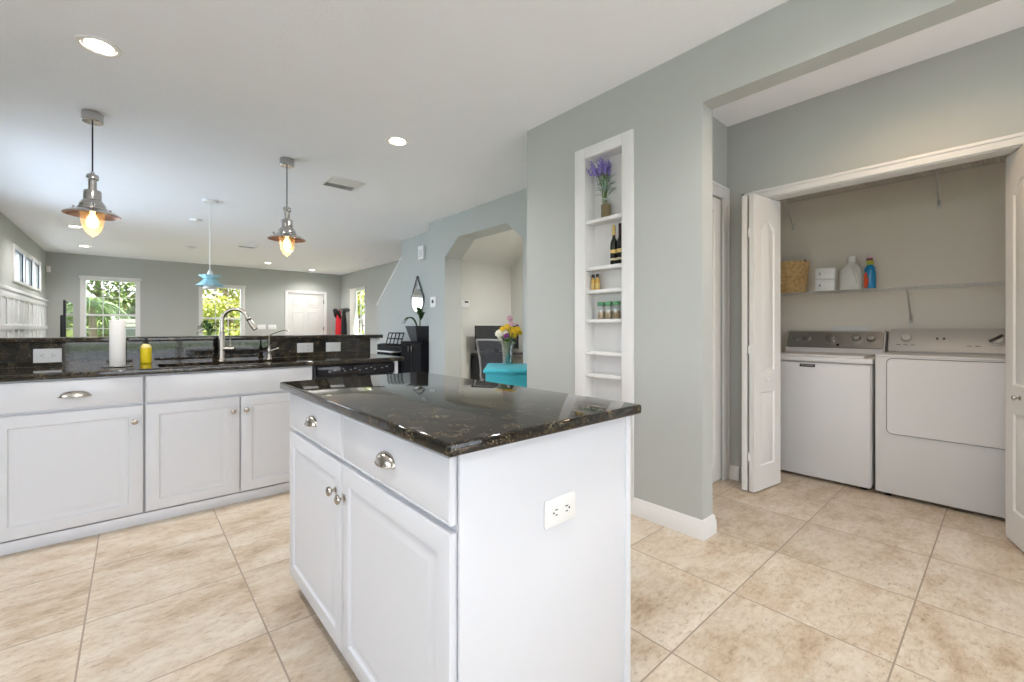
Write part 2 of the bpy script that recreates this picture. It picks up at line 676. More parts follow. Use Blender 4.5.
WB = 12.8
struct('wall_back', wall_mb('y', WB, WB + .14, -1.47, 4.75, 0, CZ,
       [(-.78, .07, .85, 2.21), (1.24, 2.09, .85, 2.18), (3.15, 4.08, 0, 2.11)]), M['wall'], 'grey far wall of the living room', 'wall')
struct('wall_left', wall_mb('x', -1.47, -1.33, 4.2, WB, 0, CZ,
       [(9.65, 10.43, 1.88, 2.34), (10.52, 11.25, 1.88, 2.34), (11.34, 12.02, 1.88, 2.34), (5.3, 7.9, .35, 2.4)]), M['wall'],
       'grey left wall of the living room above white battens', 'wall')
struct('kitchen_wall', wall_mb('y', 4.2, 4.34, -3.3, -1.47, 0, CZ), M['wall'], 'grey wall stub at the left end of the kitchen', 'wall')
struct('kitchen_wall', wall_mb('x', -3.3, -3.16, -3.0, 4.2, 0, CZ, [(-1.0, 1.6, .65, 2.25)]), M['wall'], 'grey outer wall of the breakfast side', 'wall')
struct('wall_front', wall_mb('y', -3.14, -3.0, -3.3, 5.0, 0, CZ, [(-.95, 2.35, .05, 2.4)]), M['wall'], 'grey wall with the patio doors', 'wall')
struct('wall_right', wall_mb('x', 4.57, 4.71, 5.53, WB, 0, CZ, [(11.08, 11.98, .6, 2.19)]), M['wall'], 'grey right wall by the front door', 'wall')
# niche wall, its wall end, and the header beam that carries on over the laundry passage
NX = 2.34
nw = wall_mb('x', NX, NX + .122, 1.1, 2.5, 0, CZ, [(1.6, 1.92, .3, 2.32)])
struct('wall_right', nw, M['wall'], 'grey wall that holds the white shelf niche', 'wall')
struct('header_beam', MB().box(NX, NX + .122, -3.0, 1.1, 2.386, CZ), M['wall'], 'grey header beam over the laundry passage', 'wall')
struct('return_wall', wall_mb('y', 2.38, 2.5, NX + .122, 3.41, 0, CZ), M['wall'], 'grey return wall behind the teal chest', 'wall')

# arched opening wall (clipped corners)
AX, AT = 3.29, .28
y0_, y1_ = 2.5, 5.63
hole = [(3.58, 0), (3.58, 2.165), (3.76, 2.30), (3.87, 2.385), (4.87, 2.385), (5.193, 2.15), (5.193, 0)]
aw = MB()
outer = [(y0_, 0), (y0_, CZ), (y1_, CZ), (y1_, 0)]
poly = [(y0_, 0), (3.58, 0), (3.58, 2.165), (3.87, 2.385), (4.87, 2.385), (5.193, 2.15), (5.193, 0), (y1_, 0), (y1_, CZ), (y0_, CZ)]
aw.loops([[(AX, y, z) for y, z in poly], [(AX + AT, y, z) for y, z in poly]])
bmesh.ops.triangulate(aw.bm, faces=[f for f in aw.bm.faces if len(f.verts) > 4])
struct('arch_wall', aw, M['wall'], 'pale grey wall with the clipped-corner opening', 'wall')

# stair side wall: full height next to the arch, then falling with the stair
SX = 3.57
sp_ = [(y1_, 0), (y1_, CZ), (7.06, CZ), (7.06, 2.385), (7.93, 1.71), (8.06, 1.6), (8.06, 0)]
sw = MB().loops([[(SX, y, z) for y, z in sp_], [(SX + .12, y, z) for y, z in sp_]])
bmesh.ops.triangulate(sw.bm, faces=[f for f in sw.bm.faces if len(f.verts) > 4])
struct('stair_wall', sw, M['wall'], 'pale grey stair wall with a sloping top', 'wall')
struct('trim_1', MB().loops([[(SX - .012, y, z) for y, z in ((7.04, 2.385), (7.93, 1.695), (8.07, 1.587), (8.07, 1.625), (7.93, 1.735), (7.04, 2.425))],
                             [(SX + .132, y, z) for y, z in ((7.04, 2.385), (7.93, 1.695), (8.07, 1.587), (8.07, 1.625), (7.93, 1.735), (7.04, 2.425))]]),
       M['trim'], 'white cap on the sloping stair wall', 'trim')

# nook behind the arch, under the stairs
struct('nook_wall', wall_mb('y', 5.45, 5.53, AX + AT, 4.9, 0, CZ), M['nookwall'], 'pale far wall of the desk nook', 'wall')
struct('nook_wall', wall_mb('x', 4.74, 4.84, 2.5, 5.45, 0, CZ), M['nookwall'], 'pale side wall of the desk nook', 'wall')
struct('nook_wall', wall_mb('y', 2.5, 2.6, AX + AT, 4.84, 0, CZ), M['nookwall'], 'pale near wall of the desk nook', 'wall')
struct('sloping_ceiling', MB().loops([[(AX + AT, 5.45, 2.17), (4.74, 5.45, 2.17), (4.74, 4.66, CZ), (AX + AT, 4.66, CZ)],
                                      [(AX + AT, 5.45, 2.25), (4.74, 5.45, 2.25), (4.74, 4.75, CZ), (AX + AT, 4.75, CZ)]]),
       M['nookwall'], 'sloping soffit under the stairs', 'soffit')

# laundry passage and closet
LX = 3.453
struct('laundry_wall', wall_mb('x', LX, LX + .115, -3.0, 1.43, 0, CZ, [(-.245, 1.255, 0, 2.097)]), M['wall'], 'grey wall over the laundry closet doors', 'wall')
struct('passage_wall', wall_mb('y', 1.43, 1.53, NX + .122, 4.7, 0, CZ, [(2.58, 3.36, 0, 2.13)]), M['wall'], 'grey end wall of the laundry passage', 'wall')
struct('closet_wall', wall_mb('x', 4.58, 4.7, -.4, 1.43, 0, CZ), M['closetwall'], 'back wall of the laundry closet, warm light put into its paint', 'wall')
struct('closet_wall', wall_mb('y', -.4, -.3, LX + .115, 4.58, 0, CZ), M['closetwall'], 'right wall of the laundry closet, warm light put into its paint', 'wall')


# ------------------------------------------------------------------ trim
def casing_mb(a0, a1, ztop, w=.085, d=.016, zbot=0.0):
    """door casing in the x-z plane, front towards -y, opening a0..a1"""
    m = MB()
    m.box(a0 - w, a0, -d, 0, zbot, ztop + w, .004)
    m.box(a1, a1 + w, -d, 0, zbot, ztop + w, .004)
    m.box(a0, a1, -d, 0, ztop, ztop + w, .004)
    m.box(a0 - w, a0 - w + .02, -d - .007, -d + .003, zbot, ztop + w, .003)
    m.box(a1 + w - .02, a1 + w, -d - .007, -d + .003, zbot, ztop + w, .003)
    m.box(a0 - w, a1 + w, -d - .007, -d + .003, ztop + w - .02, ztop + w, .003)
    return m


# local x -> world -y for things facing -x
FX = Matrix(((0, 1, 0, 0), (-1, 0, 0, 0), (0, 0, 1, 0), (0, 0, 0, 1)))
c_ = casing_mb(-1.255, .245, 2.097, w=.06)
c_.box(-1.256, -1.246, 0, .115, 0, 2.097)
c_.box(.235, .246, 0, .115, 0, 2.097)
c_.box(-1.256, .245, 0, .115, 2.092, 2.098)
struct('trim_2', c_.xf(T(LX, 0, 0) @ FX), M['trim'], 'white casing around the laundry closet', 'trim')
struct('trim_3', casing_mb(2.58, 3.36, 2.13, w=.09).xf(T(0, 1.43, 0)), M['trim'], 'white casing of the door in the passage', 'trim')
d3 = MB().panel(2.585, 3.355, .01, 2.125, 1.436, .04, [(.1, 0), (.108, .006), (.13, .006), (.142, .001)])
door3 = struct('door_2', d3, M['doorw'], 'white door at the end of the laundry passage', 'door')
hk = MB().lathe([(.001, 0), (.03, 0), (.03, .006), (.012, .008), (.012, .04), (.026, .05), (.03, .062), (.022, .075), (.001, .078)], 20, T(2.66, 1.436, .95) @ RX(PI / 2))
hk.obj('door_knob', M['nickel'], door3)


def baseboard(name, pts, label):
    """moulded baseboard swept along pts; profile stands to the right of travel"""
    prof = [(0, 0), (.016, 0), (.016, .07), (.011, .078), (.011, .092), (.004, .104), (0, .104)]
    mb = MB()
    t = bmesh.new()
    P = [Vector((*p, 0)) for p in pts]
    rings = []
    for i, p in enumerate(P):
        d0 = (P[i] - P[i - 1]).normalized() if i else (P[1] - P[0]).normalized()
        d1 = (P[i + 1] - P[i]).normalized() if i < len(P) - 1 else d0
        n0 = Vector((d0.y, -d0.x, 0))
        n1 = Vector((d1.y, -d1.x, 0))
        n = (n0 + n1)
        n = n / (n.length ** 2) * 2
        rings.append([t.verts.new(p + n * a + Vector((0, 0, b))) for a, b in prof])
    for a, b in zip(rings, rings[1:]):
        for k in range(len(prof)):
            k2 = (k + 1) % len(prof)
            t.faces.new((a[k], a[k2], b[k2], b[k]))
    t.faces.new(rings[0])
    t.faces.new(rings[-1])
    mb.add(t)
    return struct(name, mb, M['trim'], label, 'baseboard')


baseboard('baseboard_right', [(NX + .122, 1.43 - .02), (NX + .122, 1.1), (NX, 1.1), (NX, 1.56)][::-1][0:2] and [(NX, 2.5), (NX, 1.1), (NX + .122, 1.1), (NX + .122, 1.43)][::1], 'white baseboard wrapping the end of the niche wall')
baseboard('laundry_baseboard', [(LX, 1.43), (LX, 1.34)], 'white baseboard left of the laundry doors')
baseboard('stair_baseboard', [(SX, 8.0), (SX, y1_), (AX, y1_), (AX, 5.193)][0:2], 'white baseboard of the stair wall')
baseboard('arch_baseboard', [(AX, y1_), (AX, 5.2)], 'white baseboard left of the arch')
baseboard('nook_baseboard', [(AX + AT, 5.45), (4.74, 5.45)], 'white baseboard in the desk nook')
baseboard('baseboard_back', [(-1.33, WB), (3.06, WB)], 'white baseboard of the far wall')


# ------------------------------------------------------------------ windows
def window(name, w, z0, z1, mtx, label, cols, rows_up, rows_lo=None, meet=None, case=.055, depth=.14, sill=True):
    """double-hung window in the x-z plane centred on 0, interior face at y=0, room towards -y"""
    root = thing(name, label, 'window', kind='structure')
    root.matrix_world = mtx
    h = w / 2
    m = MB()
    m.box(-h - case, -h, -.018, 0, z0, z1 + case, .004)
    m.box(h, h + case, -.018, 0, z0, z1 + case, .004)
    m.box(-h - case - .02, h + case + .02, -.026, 0, z1, z1 + case, .004)
    m.box(-h, -h + .03, 0, depth, z0, z1)
    m.box(h - .03, h, 0, depth, z0, z1)
    m.box(-h + .03, h - .03, 0, depth, z1 - .03, z1)
    m.box(-h + .03, h - .03, 0, depth, z0, z0 + .03)
    if meet:
        m.box(-h + .03, h - .03, .05, .10, meet - .022, meet + .022, .003)
    m.obj('window_frame', M['trim'], root)
    if sill:
        MB().box(-h - case - .03, h + case + .03, -.07, .02, z0 - .03, z0, .006).obj('window_sill', M['trim'], root)
    b = MB()
    spans = [(z0 + .03, meet - .022, rows_lo), (meet + .022, z1 - .03, rows_up)] if meet else [(z0 + .03, z1 - .03, rows_up)]
    for a0, a1, rows in spans:
        for k in range(1, cols):
            x = -h + .03 + (w - .06) * k / cols
            b.box(x - .008, x + .008, .068, .082, a0, a1)
        for k in range(1, rows):
            z = a0 + (a1 - a0) * k / rows
            b.box(-h + .03, h - .03, .069, .081, z - .008, z + .008)
    if len(b.bm.verts):
        b.obj('window_muntin', M['trim'], root)
    MB().box(-h + .03, h - .03, .073, .077, z0 + .03, z1 - .03).obj('window_pane', M['pane'], root)
    return root


window('window_1', .85, .85, 2.21, T(-.355, WB, 0), 'double-hung window at the left of the far wall', 3, 2, 2, 1.44)
window('window_2', .85, .85, 2.18, T(1.665, WB, 0), 'double-hung window behind the faucet on the far wall', 3, 2, 2, 1.40)
window('window_3', .90, .60, 2.19, T(4.57, 11.53, 0) @ FX, 'narrow window on the right wall beside the coat', 2, 2, 2, 1.40)
MXL = Matrix(((0, -1, 0, 0), (1, 0, 0, 0), (0, 0, 1, 0), (0, 0, 0, 1)))       # faces +x
tw = thing('window_4', 'high three-light window on the left wall', 'window', kind='structure')
m = MB()
m.box(-1.35, -1.31, 9.57, 9.65, 1.84, 2.40, .004).box(-1.35, -1.31, 12.02, 12.10, 1.84, 2.40, .004)
m.box(-1.35, -1.31, 10.43, 10.52, 1.88, 2.34, .004).box(-1.35, -1.31, 11.25, 11.34, 1.88, 2.34, .004)
m.box(-1.35, -1.31, 9.65, 12.02, 2.34, 2.40, .004).box(-1.35, -1.31, 9.65, 12.02, 1.84, 1.88, .004)
m.obj('window_frame', M['trim'], tw)
for a, b in ((9.65, 10.43), (10.52, 11.25), (11.34, 12.02)):
    MB().box(-1.36, -1.355, a, b, 1.88, 2.34).obj('window_pane', M['pane'], tw)
    m = MB().box(-1.48, -1.365, b - .012, b, 1.88, 2.34).box(-1.48, -1.365, a, a + .012, 1.88, 2.34)
    m.box(-1.48, -1.365, a + .012, b - .012, 1.88, 1.892).box(-1.48, -1.365, a + .012, b - .012, 2.328, 2.34)
    m.obj('window_reveal', M['trim'], tw)
window('fill_window_5', 2.6, .35, 2.4, T(-1.33, 6.6, 0) @ MXL, 'large unseen window added on the left wall to light the living room', 3, 1)  # unseen window, added as a light source for the living room
window('fill_window_6', 2.6, .65, 2.25, T(-3.16, .3, 0) @ MXL, 'unseen window added on the breakfast side for fill light', 3, 1)  # unseen window, added for light on the niche wall
pd = thing('door_3', 'glazed patio doors behind the viewer', 'door', kind='structure')
m = MB()
for x in (-.95, .66, 2.28):
    m.box(x, x + .07, -3.12, -3.04, .05, 2.4, .004)
m.box(-.95, 2.35, -3.12, -3.04, 2.33, 2.4).box(-.95, 2.35, -3.12, -3.04, .05, .13)
m.obj('door_frame', M['trim'], pd)
MB().box(-.88, 2.28, -3.085, -3.08, .13, 2.33).obj('door_pane', M['pane'], pd)

# front door, six panels
fd = thing('door_1', 'white six-panel front door on the far wall', 'door', kind='structure')
m = MB()
m.box(3.15, 4.08, WB + .02, WB + .06, .005, 2.11)
xs = [(3.27, 3.56), (3.67, 3.96)]
for (a, b) in xs:
    for (z0, z1) in ((.25, .75), (.9, 1.62), (1.74, 1.98)):
        m.loops([[(a, WB + .021, z0), (b, WB + .021, z0), (b, WB + .021, z1), (a, WB + .021, z1)],
                 [(a + .012, WB + .010, z0 + .012), (b - .012, WB + .010, z0 + .012), (b - .012, WB + .010, z1 - .012), (a + .012, WB + .010, z1 - .012)],
                 [(a + .03, WB + .0185, z0 + .03), (b - .03, WB + .0185, z0 + .03), (b - .03, WB + .0185, z1 - .03), (a + .03, WB + .0185, z1 - .03)],
                 [(a + .05, WB + .010, z0 + .05), (b - .05, WB + .010, z0 + .05), (b - .05, WB + .010, z1 - .05), (a + .05, WB + .010, z1 - .05)]], cap0=False)
m.obj('door_panel', M['doorw'], fd)
casing_mb(3.15, 4.08, 2.11, w=.075).xf(T(0, WB, 0)).obj('door_frame', M['trim'], fd)
m = MB()
for z in (.3, 1.15, 1.9):
    m.box(4.066, 4.086, WB - .022, WB + .02, z - .05, z + .05, .003)
m.obj('door_hinge', M['nickel'], fd)
MB().lathe([(.001, 0), (.03, 0), (.03, .006), (.012, .01), (.012, .05), (.028, .062), (.022, .085), (.001, .088)], 20, T(3.22, WB + .02, .95) @ RX(PI / 2)).obj('door_knob', M['nickel'], fd)

# white board-and-batten wainscot on the left wall
m = MB()
m.box(-1.33, -1.318, 8.2, WB - .01, .0, 1.68)
m.box(-1.33, -1.285, 8.2, WB - .01, 1.68, 1.73, .004)
m.box(-1.33, -1.30, 8.2, WB - .01, 1.58, 1.68, .003)
m.box(-1.33, -1.30, 8.2, WB - .01, 1.13, 1.21, .003)
m.box(-1.33, -1.298, 8.2, WB - .01, 0, .16, .003)
yy = 8.25
while yy < WB - .1:
    m.box(-1.33, -1.302, yy, yy + .07, .1, 1.6, .002)
    yy += .41
struct('trim_4', m, M['batten'], 'white board-and-batten panelling on the left wall', 'panelling')

# ================================================================== ISLAND
# local frame: x runs along world -y, front (local -y) faces world -x
isl = thing('kitchen_island', 'white kitchen island cabinet with two drawers over two doors', 'cabinet', (.54, 2.092, 0), -PI / 2)
IL = 1.302
m = MB()
m.box(0, IL - .004, .0, .615, .1, .881)
m.box(.0, IL - .004, .06, .615, 0, .1)
m.obj('cabinet_carcass', M['white'], isl)
m = MB()
m.box(IL - .004, IL + .004, -.004, .62, 0, .881, .0015)
m.box(IL - .004, IL + .010, .612, .637, 0, .881, .003)
m.obj('end_panel', M['white'], isl)
RP = [(.055, 0), (.060, .007), (.068, .0085), (.074, .0085), (.094, .001), (.097, .001)]


def cup_pull(parent, x, z, y, w=.10):
    a, b, c = w / 2, .026, .031
    t = bmesh.new()
    nu, nv = 16, 8
    rows = []
    for sft in (0, .0025):
        g = []
        for j in range(nv + 1):
            v = (PI / 2) * j / nv
            r = []
            for i in range(nu + 1):
                u = PI * i / nu
                r.append(t.verts.new((x + (a - sft) * math.cos(u) * math.cos(v) ** .8, y - (b - sft) * math.sin(u) * math.cos(v) ** .7, z - .014 + (c - sft) * math.sin(v))))
            g.append(r)
        rows.append(g)
    for g in rows:
        for j in range(nv):
            for i in range(nu):
                try:
                    t.faces.new((g[j][i], g[j][i + 1], g[j + 1][i + 1], g[j + 1][i]))
                except ValueError:
                    pass
    for i in range(nu):
        t.faces.new((rows[0][0][i], rows[0][0][i + 1], rows[1][0][i + 1], rows[1][0][i]))
    bmesh.ops.remove_doubles(t, verts=t.verts[:], dist=1e-6)
    mb = MB()
    mb.add(t)
    mb.tube([(x - a - .002, y - .003, z - .014), (x - a * .6, y - b * .8, z - .0145), (x, y - b, z - .015), (x + a * .6, y - b * .8, z - .0145), (x + a + .002, y - .003, z - .014)], .0028, 8, smooth=4)
    return mb.obj('handle', M['nickel'], parent)


def knob(parent, x, z, y, r=.0165, name='knob'):
    prof = [(.001, 0), (.011, 0), (.011, .003), (.0055, .006), (.005, .014), (r * .8, .018), (r, .023), (r * .92, .028), (r * .5, .0315), (.001, .032)]
    return MB().lathe(prof, 20, T(x, y, z) @ RX(PI / 2)).obj(name, M['nickel'], parent)


def drawer(parent, x0, x1, z0, z1, label=None):
    o = MB().panel(x0, x1, z0, z1, -.021, -.0 + .02, [(.012, -.0015)] if False else [(.010, 0)]).obj('drawer', M['white'], parent)
    return o


def panel_part(name, parent, x0, x1, z0, z1, steps, y=-.022, t=.021, m_=None):
    mb = MB()
    L = []
    for ins, d in [(0, t), (0, .004), (.0015, .0012), (.004, 0)] + steps:
        L.append([(x0 + ins, y + d, z0 + ins), (x1 - ins, y + d, z0 + ins), (x1 - ins, y + d, z1 - ins), (x0 + ins, y + d, z1 - ins)])
    mb.loops(L)
    return mb.obj(name, m_ or M['white'], parent)


DSTEP = [(.007, .003), (.012, .0)]
dr = panel_part('drawer', isl, .012, .640, .718, .868, DSTEP)
cup_pull(dr, .345, .80, -.022)
dr = panel_part('drawer', isl, .648, 1.292, .718, .868, DSTEP)
cup_pull(dr, .985, .80, -.022)
dn = panel_part('door', isl, .012, .640, .075, .700, RP)
knob(dn, .592, .604, -.022)
dn = panel_part('door', isl, .648, 1.292, .075, .700, RP)
knob(dn, .672, .600, -.022)


def slab(mb, x0, x1, y0, y1, z0, z1):
    return mb.box(x0, x1, y0, y1, z0, z1, .007, 3)


o = slab(MB(), .487, 1.196, .752, 2.118, .884, .914).obj('island_countertop', M['granite'])
tag(o, 'polished dark granite slab on top of the white island', 'countertop')


def outlet(name, label, mtx, w, h, kinds, grp='wall outlets and switches'):
    """cover plate in the x-z plane, front towards -y; kinds: list of 'r' receptacle / 's' rocker / 'd' dot"""
    root = thing(name, label, 'outlet', group=grp)
    root.matrix_world = mtx
    MB().box(-w / 2, w / 2, -.006, 0, -h / 2, h / 2, .002).obj('cover_plate', M['plastic'], root)
    n = len(kinds)
    for i, k in enumerate(kinds):
        cx = (i - (n - 1) / 2) * .046
        if k == 's':
            MB().box(cx - .016, cx + .016, -.0095, -.004, -.033, .033, .0015).obj('switch', M['plastic'], root)
        else:
            MB().box(cx - .0165, cx + .0165, -.0085, -.004, -.033, .033, .0015).obj('receptacle', M['plastic'], root)
            s_ = MB()
            for dz in (-.018, .018):
                s_.box(cx - .008, cx - .0055, -.0092, -.008, dz - .0045, dz + .0045)
                s_.box(cx + .0055, cx + .008, -.0092, -.008, dz - .0035, dz + .0035)
                s_.lathe([(.0025, 0), (.0025, .0012)], 10, T(cx, -.008, dz - .010) @ RX(PI / 2))
            s_.each('slot', M['slot'], root)
    return root


def outlet_h(name, label, mtx, w=.125, h=.078):
    """horizontal duplex receptacle"""
    root = thing(name, label, 'outlet', group='wall outlets and switches')
    root.matrix_world = mtx
    MB().box(-w / 2, w / 2, -.006, 0, -h / 2, h / 2, .002).obj('cover_plate', M['plastic'], root)
    s_ = MB()
    r_ = MB()
    for dx in (-.02, .02):
        r_.lathe([(.001, .003), (.0165, .003), (.0165, 0), (.001, 0)][::-1], 20, T(dx, -.0055, 0) @ RX(PI / 2))
        s_.box(dx - .0045, dx + .0045, -.0096, -.008, .0055, .008)
        s_.box(dx - .0035, dx + .0035, -.0096, -.008, -.008, -.0055)
        s_.lathe([(.0026, 0), (.0026, .0012)], 10, T(dx - .010 if dx < 0 else dx + .010, -.0085, 0) @ RX(PI / 2))
    r_.obj('receptacle', M['plastic'], root)
    s_.each('slot', M['slot'], root)
    return root


outlet_h('duplex_outlet', 'white duplex outlet on the end panel of the island', T(.853, .786, .670), .118, .072)

# ================================================================== SINK RUN
YF = 3.345                        # cabinet face plane


def base_cabinet(x0, x1, label, drawers, doors, hollow=False):
    r = thing('base_cabinet', label, 'cabinet', (x0, YF, 0), group='white base cabinets of the sink run')
    w = x1 - x0
    mm = MB()
    if hollow:
        mm.box(.0005, w - .0005, 0, .56, .07, .66)
        mm.box(.0005, w - .0005, 0, .018, .66, .881)
        mm.box(.0005, .018, .018, .56, .66, .881)
        mm.box(w - .018, w - .0005, .018, .56, .66, .881)
    else:
        mm.box(.0005, w - .0005, 0, .56, .07, .881)
    mm.box(.0005, w - .0005, .025, .56, 0, .07)
    mm.obj('cabinet_carcass', M['white'], r)
    for (a, b, pull) in drawers:
        d_ = panel_part('drawer' if pull is not None else 'false_front', r, a, b, .716, .873, DSTEP)
        if pull is not None:
            cup_pull(d_, pull, .797, -.022, .125)
    for (a, b, kx) in doors:
        d_ = panel_part('door', r, a, b, .076, .704, [(.062, 0), (.067, .007), (.076, .0085), (.082, .0085), (.106, .001), (.109, .001)])
        knob(d_, kx, .614, -.022)
    return r


base_cabinet(-.545, .048, 'white base cabinet with a drawer left of the sink doors', [(.004, .589, .309)], [(.004, .589, .552)])
base_cabinet(.050, .985, 'white two-door sink cabinet under the faucet', [(.005, .930, None)], [(.005, .477, .440), (.485, .930, .514)], True)
base_cabinet(-1.14, -.547, 'white base cabinet at the far left end of the sink run', [(.004, .589, .296)], [(.004, .589, .552)])
tk = MB().box(-1.14, .985, YF + .004, YF + .024, 0, .062, .002)
struct('cabinet_baseboard', tk, M['white'], 'white toe board under the sink cabinets', 'baseboard')
ep = MB().box(1.622, 1.650, YF - .022, 3.92, 0, .881, .002).obj('end_panel', M['white'])
tag(ep, 'white end panel on the right side of the dishwasher', 'panel')

# dishwasher
dw = thing('dishwasher', 'white dishwasher with a black control strip beside the sink cabinet', 'dishwasher', (.988, YF, 0))
MB().box(.004, .63, .0, .56, .1, .878).obj('cabinet', M['black'], dw)
MB().box(.016, .626, -.028, -.001, .115, .775, .004).obj('door', M['appl'], dw)
cp = MB().box(.024, .626, -.034, -.001, .795, .872, .005).obj('control_panel', M['gloss'], dw)
MB().box(0, .016, -.03, 0, .1, .872, .002).obj('side_trim', M['black'], dw)
m = MB()
for k, x in enumerate((.10, .14, .20, .215, .26, .29, .33, .38, .42, .45, .51, .55)):
    m.box(x, x + .016, -.0352, -.033, .826 + .008 * (k % 3), .831 + .008 * (k % 3))
m.each('button', M['mark'], cp)
MB().box(.27, .32, -.052, -.026, .768, .792, .006).obj('latch', M['black'], dw)
MB().box(.05, .60, .02, .1, 0, .1).obj('toe_kick', M['black'], dw)

# worktop with a sink cut-out
m = MB()
SKX0, SKX1, SKY0, SKY1 = .12, .86, 3.40, 3.70
WY0, WY1, WX0, WX1 = 3.30, 3.92, -1.18, 1.695
slab(m, WX0, WX1, WY0, SKY0, .883, .914)
m.box(WX0, WX1, SKY1, WY1, .883, .914)
m.box(WX0, SKX0, SKY0, SKY1, .883, .914)
m.box(SKX1, WX1, SKY0, SKY1, .883, .914)
o = m.obj('kitchen_worktop', M['granite'])
tag(o, 'polished dark granite worktop along the sink run', 'countertop')
m = MB()
m.loops([[(SKX0 - .01, SKY0 - .01, .882), (SKX1 + .01, SKY0 - .01, .882), (SKX1 + .01, SKY1 + .01, .882), (SKX0 - .01, SKY1 + .01, .882)],
         [(SKX0 + .004, SKY0 + .004, .8815), (SKX1 - .004, SKY0 + .004, .8815), (SKX1 - .004, SKY1 - .004, .8815), (SKX0 + .004, SKY1 - .004, .8815)],
         [(SKX0 + .02, SKY0 + .02, .70), (SKX1 - .02, SKY0 + .02, .70), (SKX1 - .02, SKY1 - .02, .70), (SKX0 + .02, SKY1 - .02, .70)]], cap0=False)
sk = thing('kitchen_sink', 'black undermount sink set into the granite worktop', 'sink', (0, 0, 0))
m.obj('basin', M['black'], sk)
MB().lathe([(.001, .004), (.03, .004), (.042, 0), (.042, -.002), (.001, -.002)][::-1], 20, T(.49, 3.55, .703)).obj('drain', M['steel'], sk)

# backsplash and raised bar
struct('bar_wall', MB().box(-1.33, 1.70, 3.942, 4.06, 0, 1.061), M['wall'], 'half wall that carries the raised bar', 'wall')
o = MB().box(-1.18, 1.668, 3.92, 3.941, .9145, 1.0605).obj('granite_backsplash', M['granite'])
tag(o, 'dark granite backsplash strip between worktop and raised bar', 'backsplash')
o = slab(MB(), -1.33, 1.775, 3.875, 4.36, 1.062, 1.093).obj('bar_top', M['granite'])
tag(o, 'long dark granite top of the raised bar', 'bar top')
m = MB()
m.box(1.668, 1.735, 3.92, 4.06, .915, 1.061, .002)
m.box(1.701, 1.735, 3.925, 4.06, 0, .93)
m.loops([[(1.735, y, .985), (1.735, y, 1.061), (1.770, y, 1.061), (1.768, y, 1.04), (1.752, y, 1.02), (1.742, y, 1.0)] for y in (3.95, 4.04)])
struct('trim_5', m, M['trim'], 'white bracketed post at the right end of the bar', 'trim')

outlet_h('outlet_plate', 'wide white outlet plate on the backsplash left of the paper towels', T(-.398, 3.92, .982), .122, .086)
outlet('switch_plate', 'white double plate on the backsplash right of the small tap', T(1.097, 3.92, .988), .127, .080, ['s', 'r'])
outlet('switch_plate', 'white double plate on the backsplash nearest the bar end', T(1.330, 3.92, .988), .125, .080, ['s', 's'])

# ------------------------------------------------------------------ taps
fc = thing('kitchen_faucet', 'tall brushed nickel gooseneck faucet behind the sink', 'faucet', (.487, 3.765, .914))
DX = Vector((.86, -.51, 0))
m = MB()
m.lathe([(.027, 0), (.027, .006), (.021, .012), (.0185, .02), (.0185, .20), (.0145, .215)], 24)
p0 = Vector((0, 0, .20))
pts = [p0, p0 + Vector((0, 0, .09))]
R_ = .088
for k in range(1, 10):
    a = PI * k / 9 * .93
    pts.append(Vector((0, 0, .29)) + DX * (R_ - R_ * math.cos(a)) + Vector((0, 0, R_ * math.sin(a))))
m.tube(pts, .0135, 14, smooth=3)
m.obj('spout', M['nickel'], fc)
e = pts[-1]
dd = (pts[-1] - pts[-2]).normalized()
dd = (dd + DX * .22).normalized()
h_ = MB().tube([e - dd * .005, e + dd * .02, e + dd * .065, e + dd * .095], [.0135, .0165, .019, .0175], 16).obj('spray_head', M['nickel'], fc)
MB().tube([e + dd * .005, e + dd * .018], .0165, 16).obj('spray_ring', M['black'], h_)
m = MB()
m.tube([DX * .012 + Vector((0, 0, .09)), DX * .085 + Vector((0, 0, .09))], .0145, 16)
q = DX * .055 + Vector((0, 0, .1))
m.tube([q, q + Vector((0, 0, .075))], [.0055, .0045], 10)
m.obj('lever', M['nickel'], fc)

ff = thing('filter_tap', 'small nickel filtered-water tap with a thin curved spout', 'faucet', (.795, 3.775, .914))
m = MB()
m.lathe([(.022, 0), (.022, .005), (.016, .02), (.011, .05), (.016, .065), (.011, .085), (.006, .1)], 20)
m.tube([(0, 0, .09), (0, 0, .165), (.012, -.006, .188), (.075, -.044, .218), (.108, -.063, .222), (.126, -.074, .205)], .0048, 10, smooth=5)
m.obj('spout', M['nickel'], ff)
m = MB().tube([(.005, -.004, .062), (.045, -.028, .075)], [.006, .009], 12)
m.ico((.052, -.032, .078), .012, 2)
m.obj('lever', M['nickel'], ff)

# ------------------------------------------------------------------ paper towels, soap
pt = thing('paper_towel_holder', 'white paper towel roll upright on a metal holder on the worktop', 'paper towels', (-.072, 3.62, .914))
MB().lathe([(.001, 0), (.072, 0), (.074, .004), (.068, .009), (.001, .009)], 28).obj('base', M['steel'], pt)
MB().lathe([(.0065, .009), (.0065, .295), (.001, .3)], 12).obj('rod', M['steel'], pt)
MB().lathe([(.012, .0095), (.037, .0095), (.038, .014), (.038, .284), (.036, .288), (.02, .288), (.02, .27), (.012, .27)], 32).obj('paper_roll', M['paper'], pt)

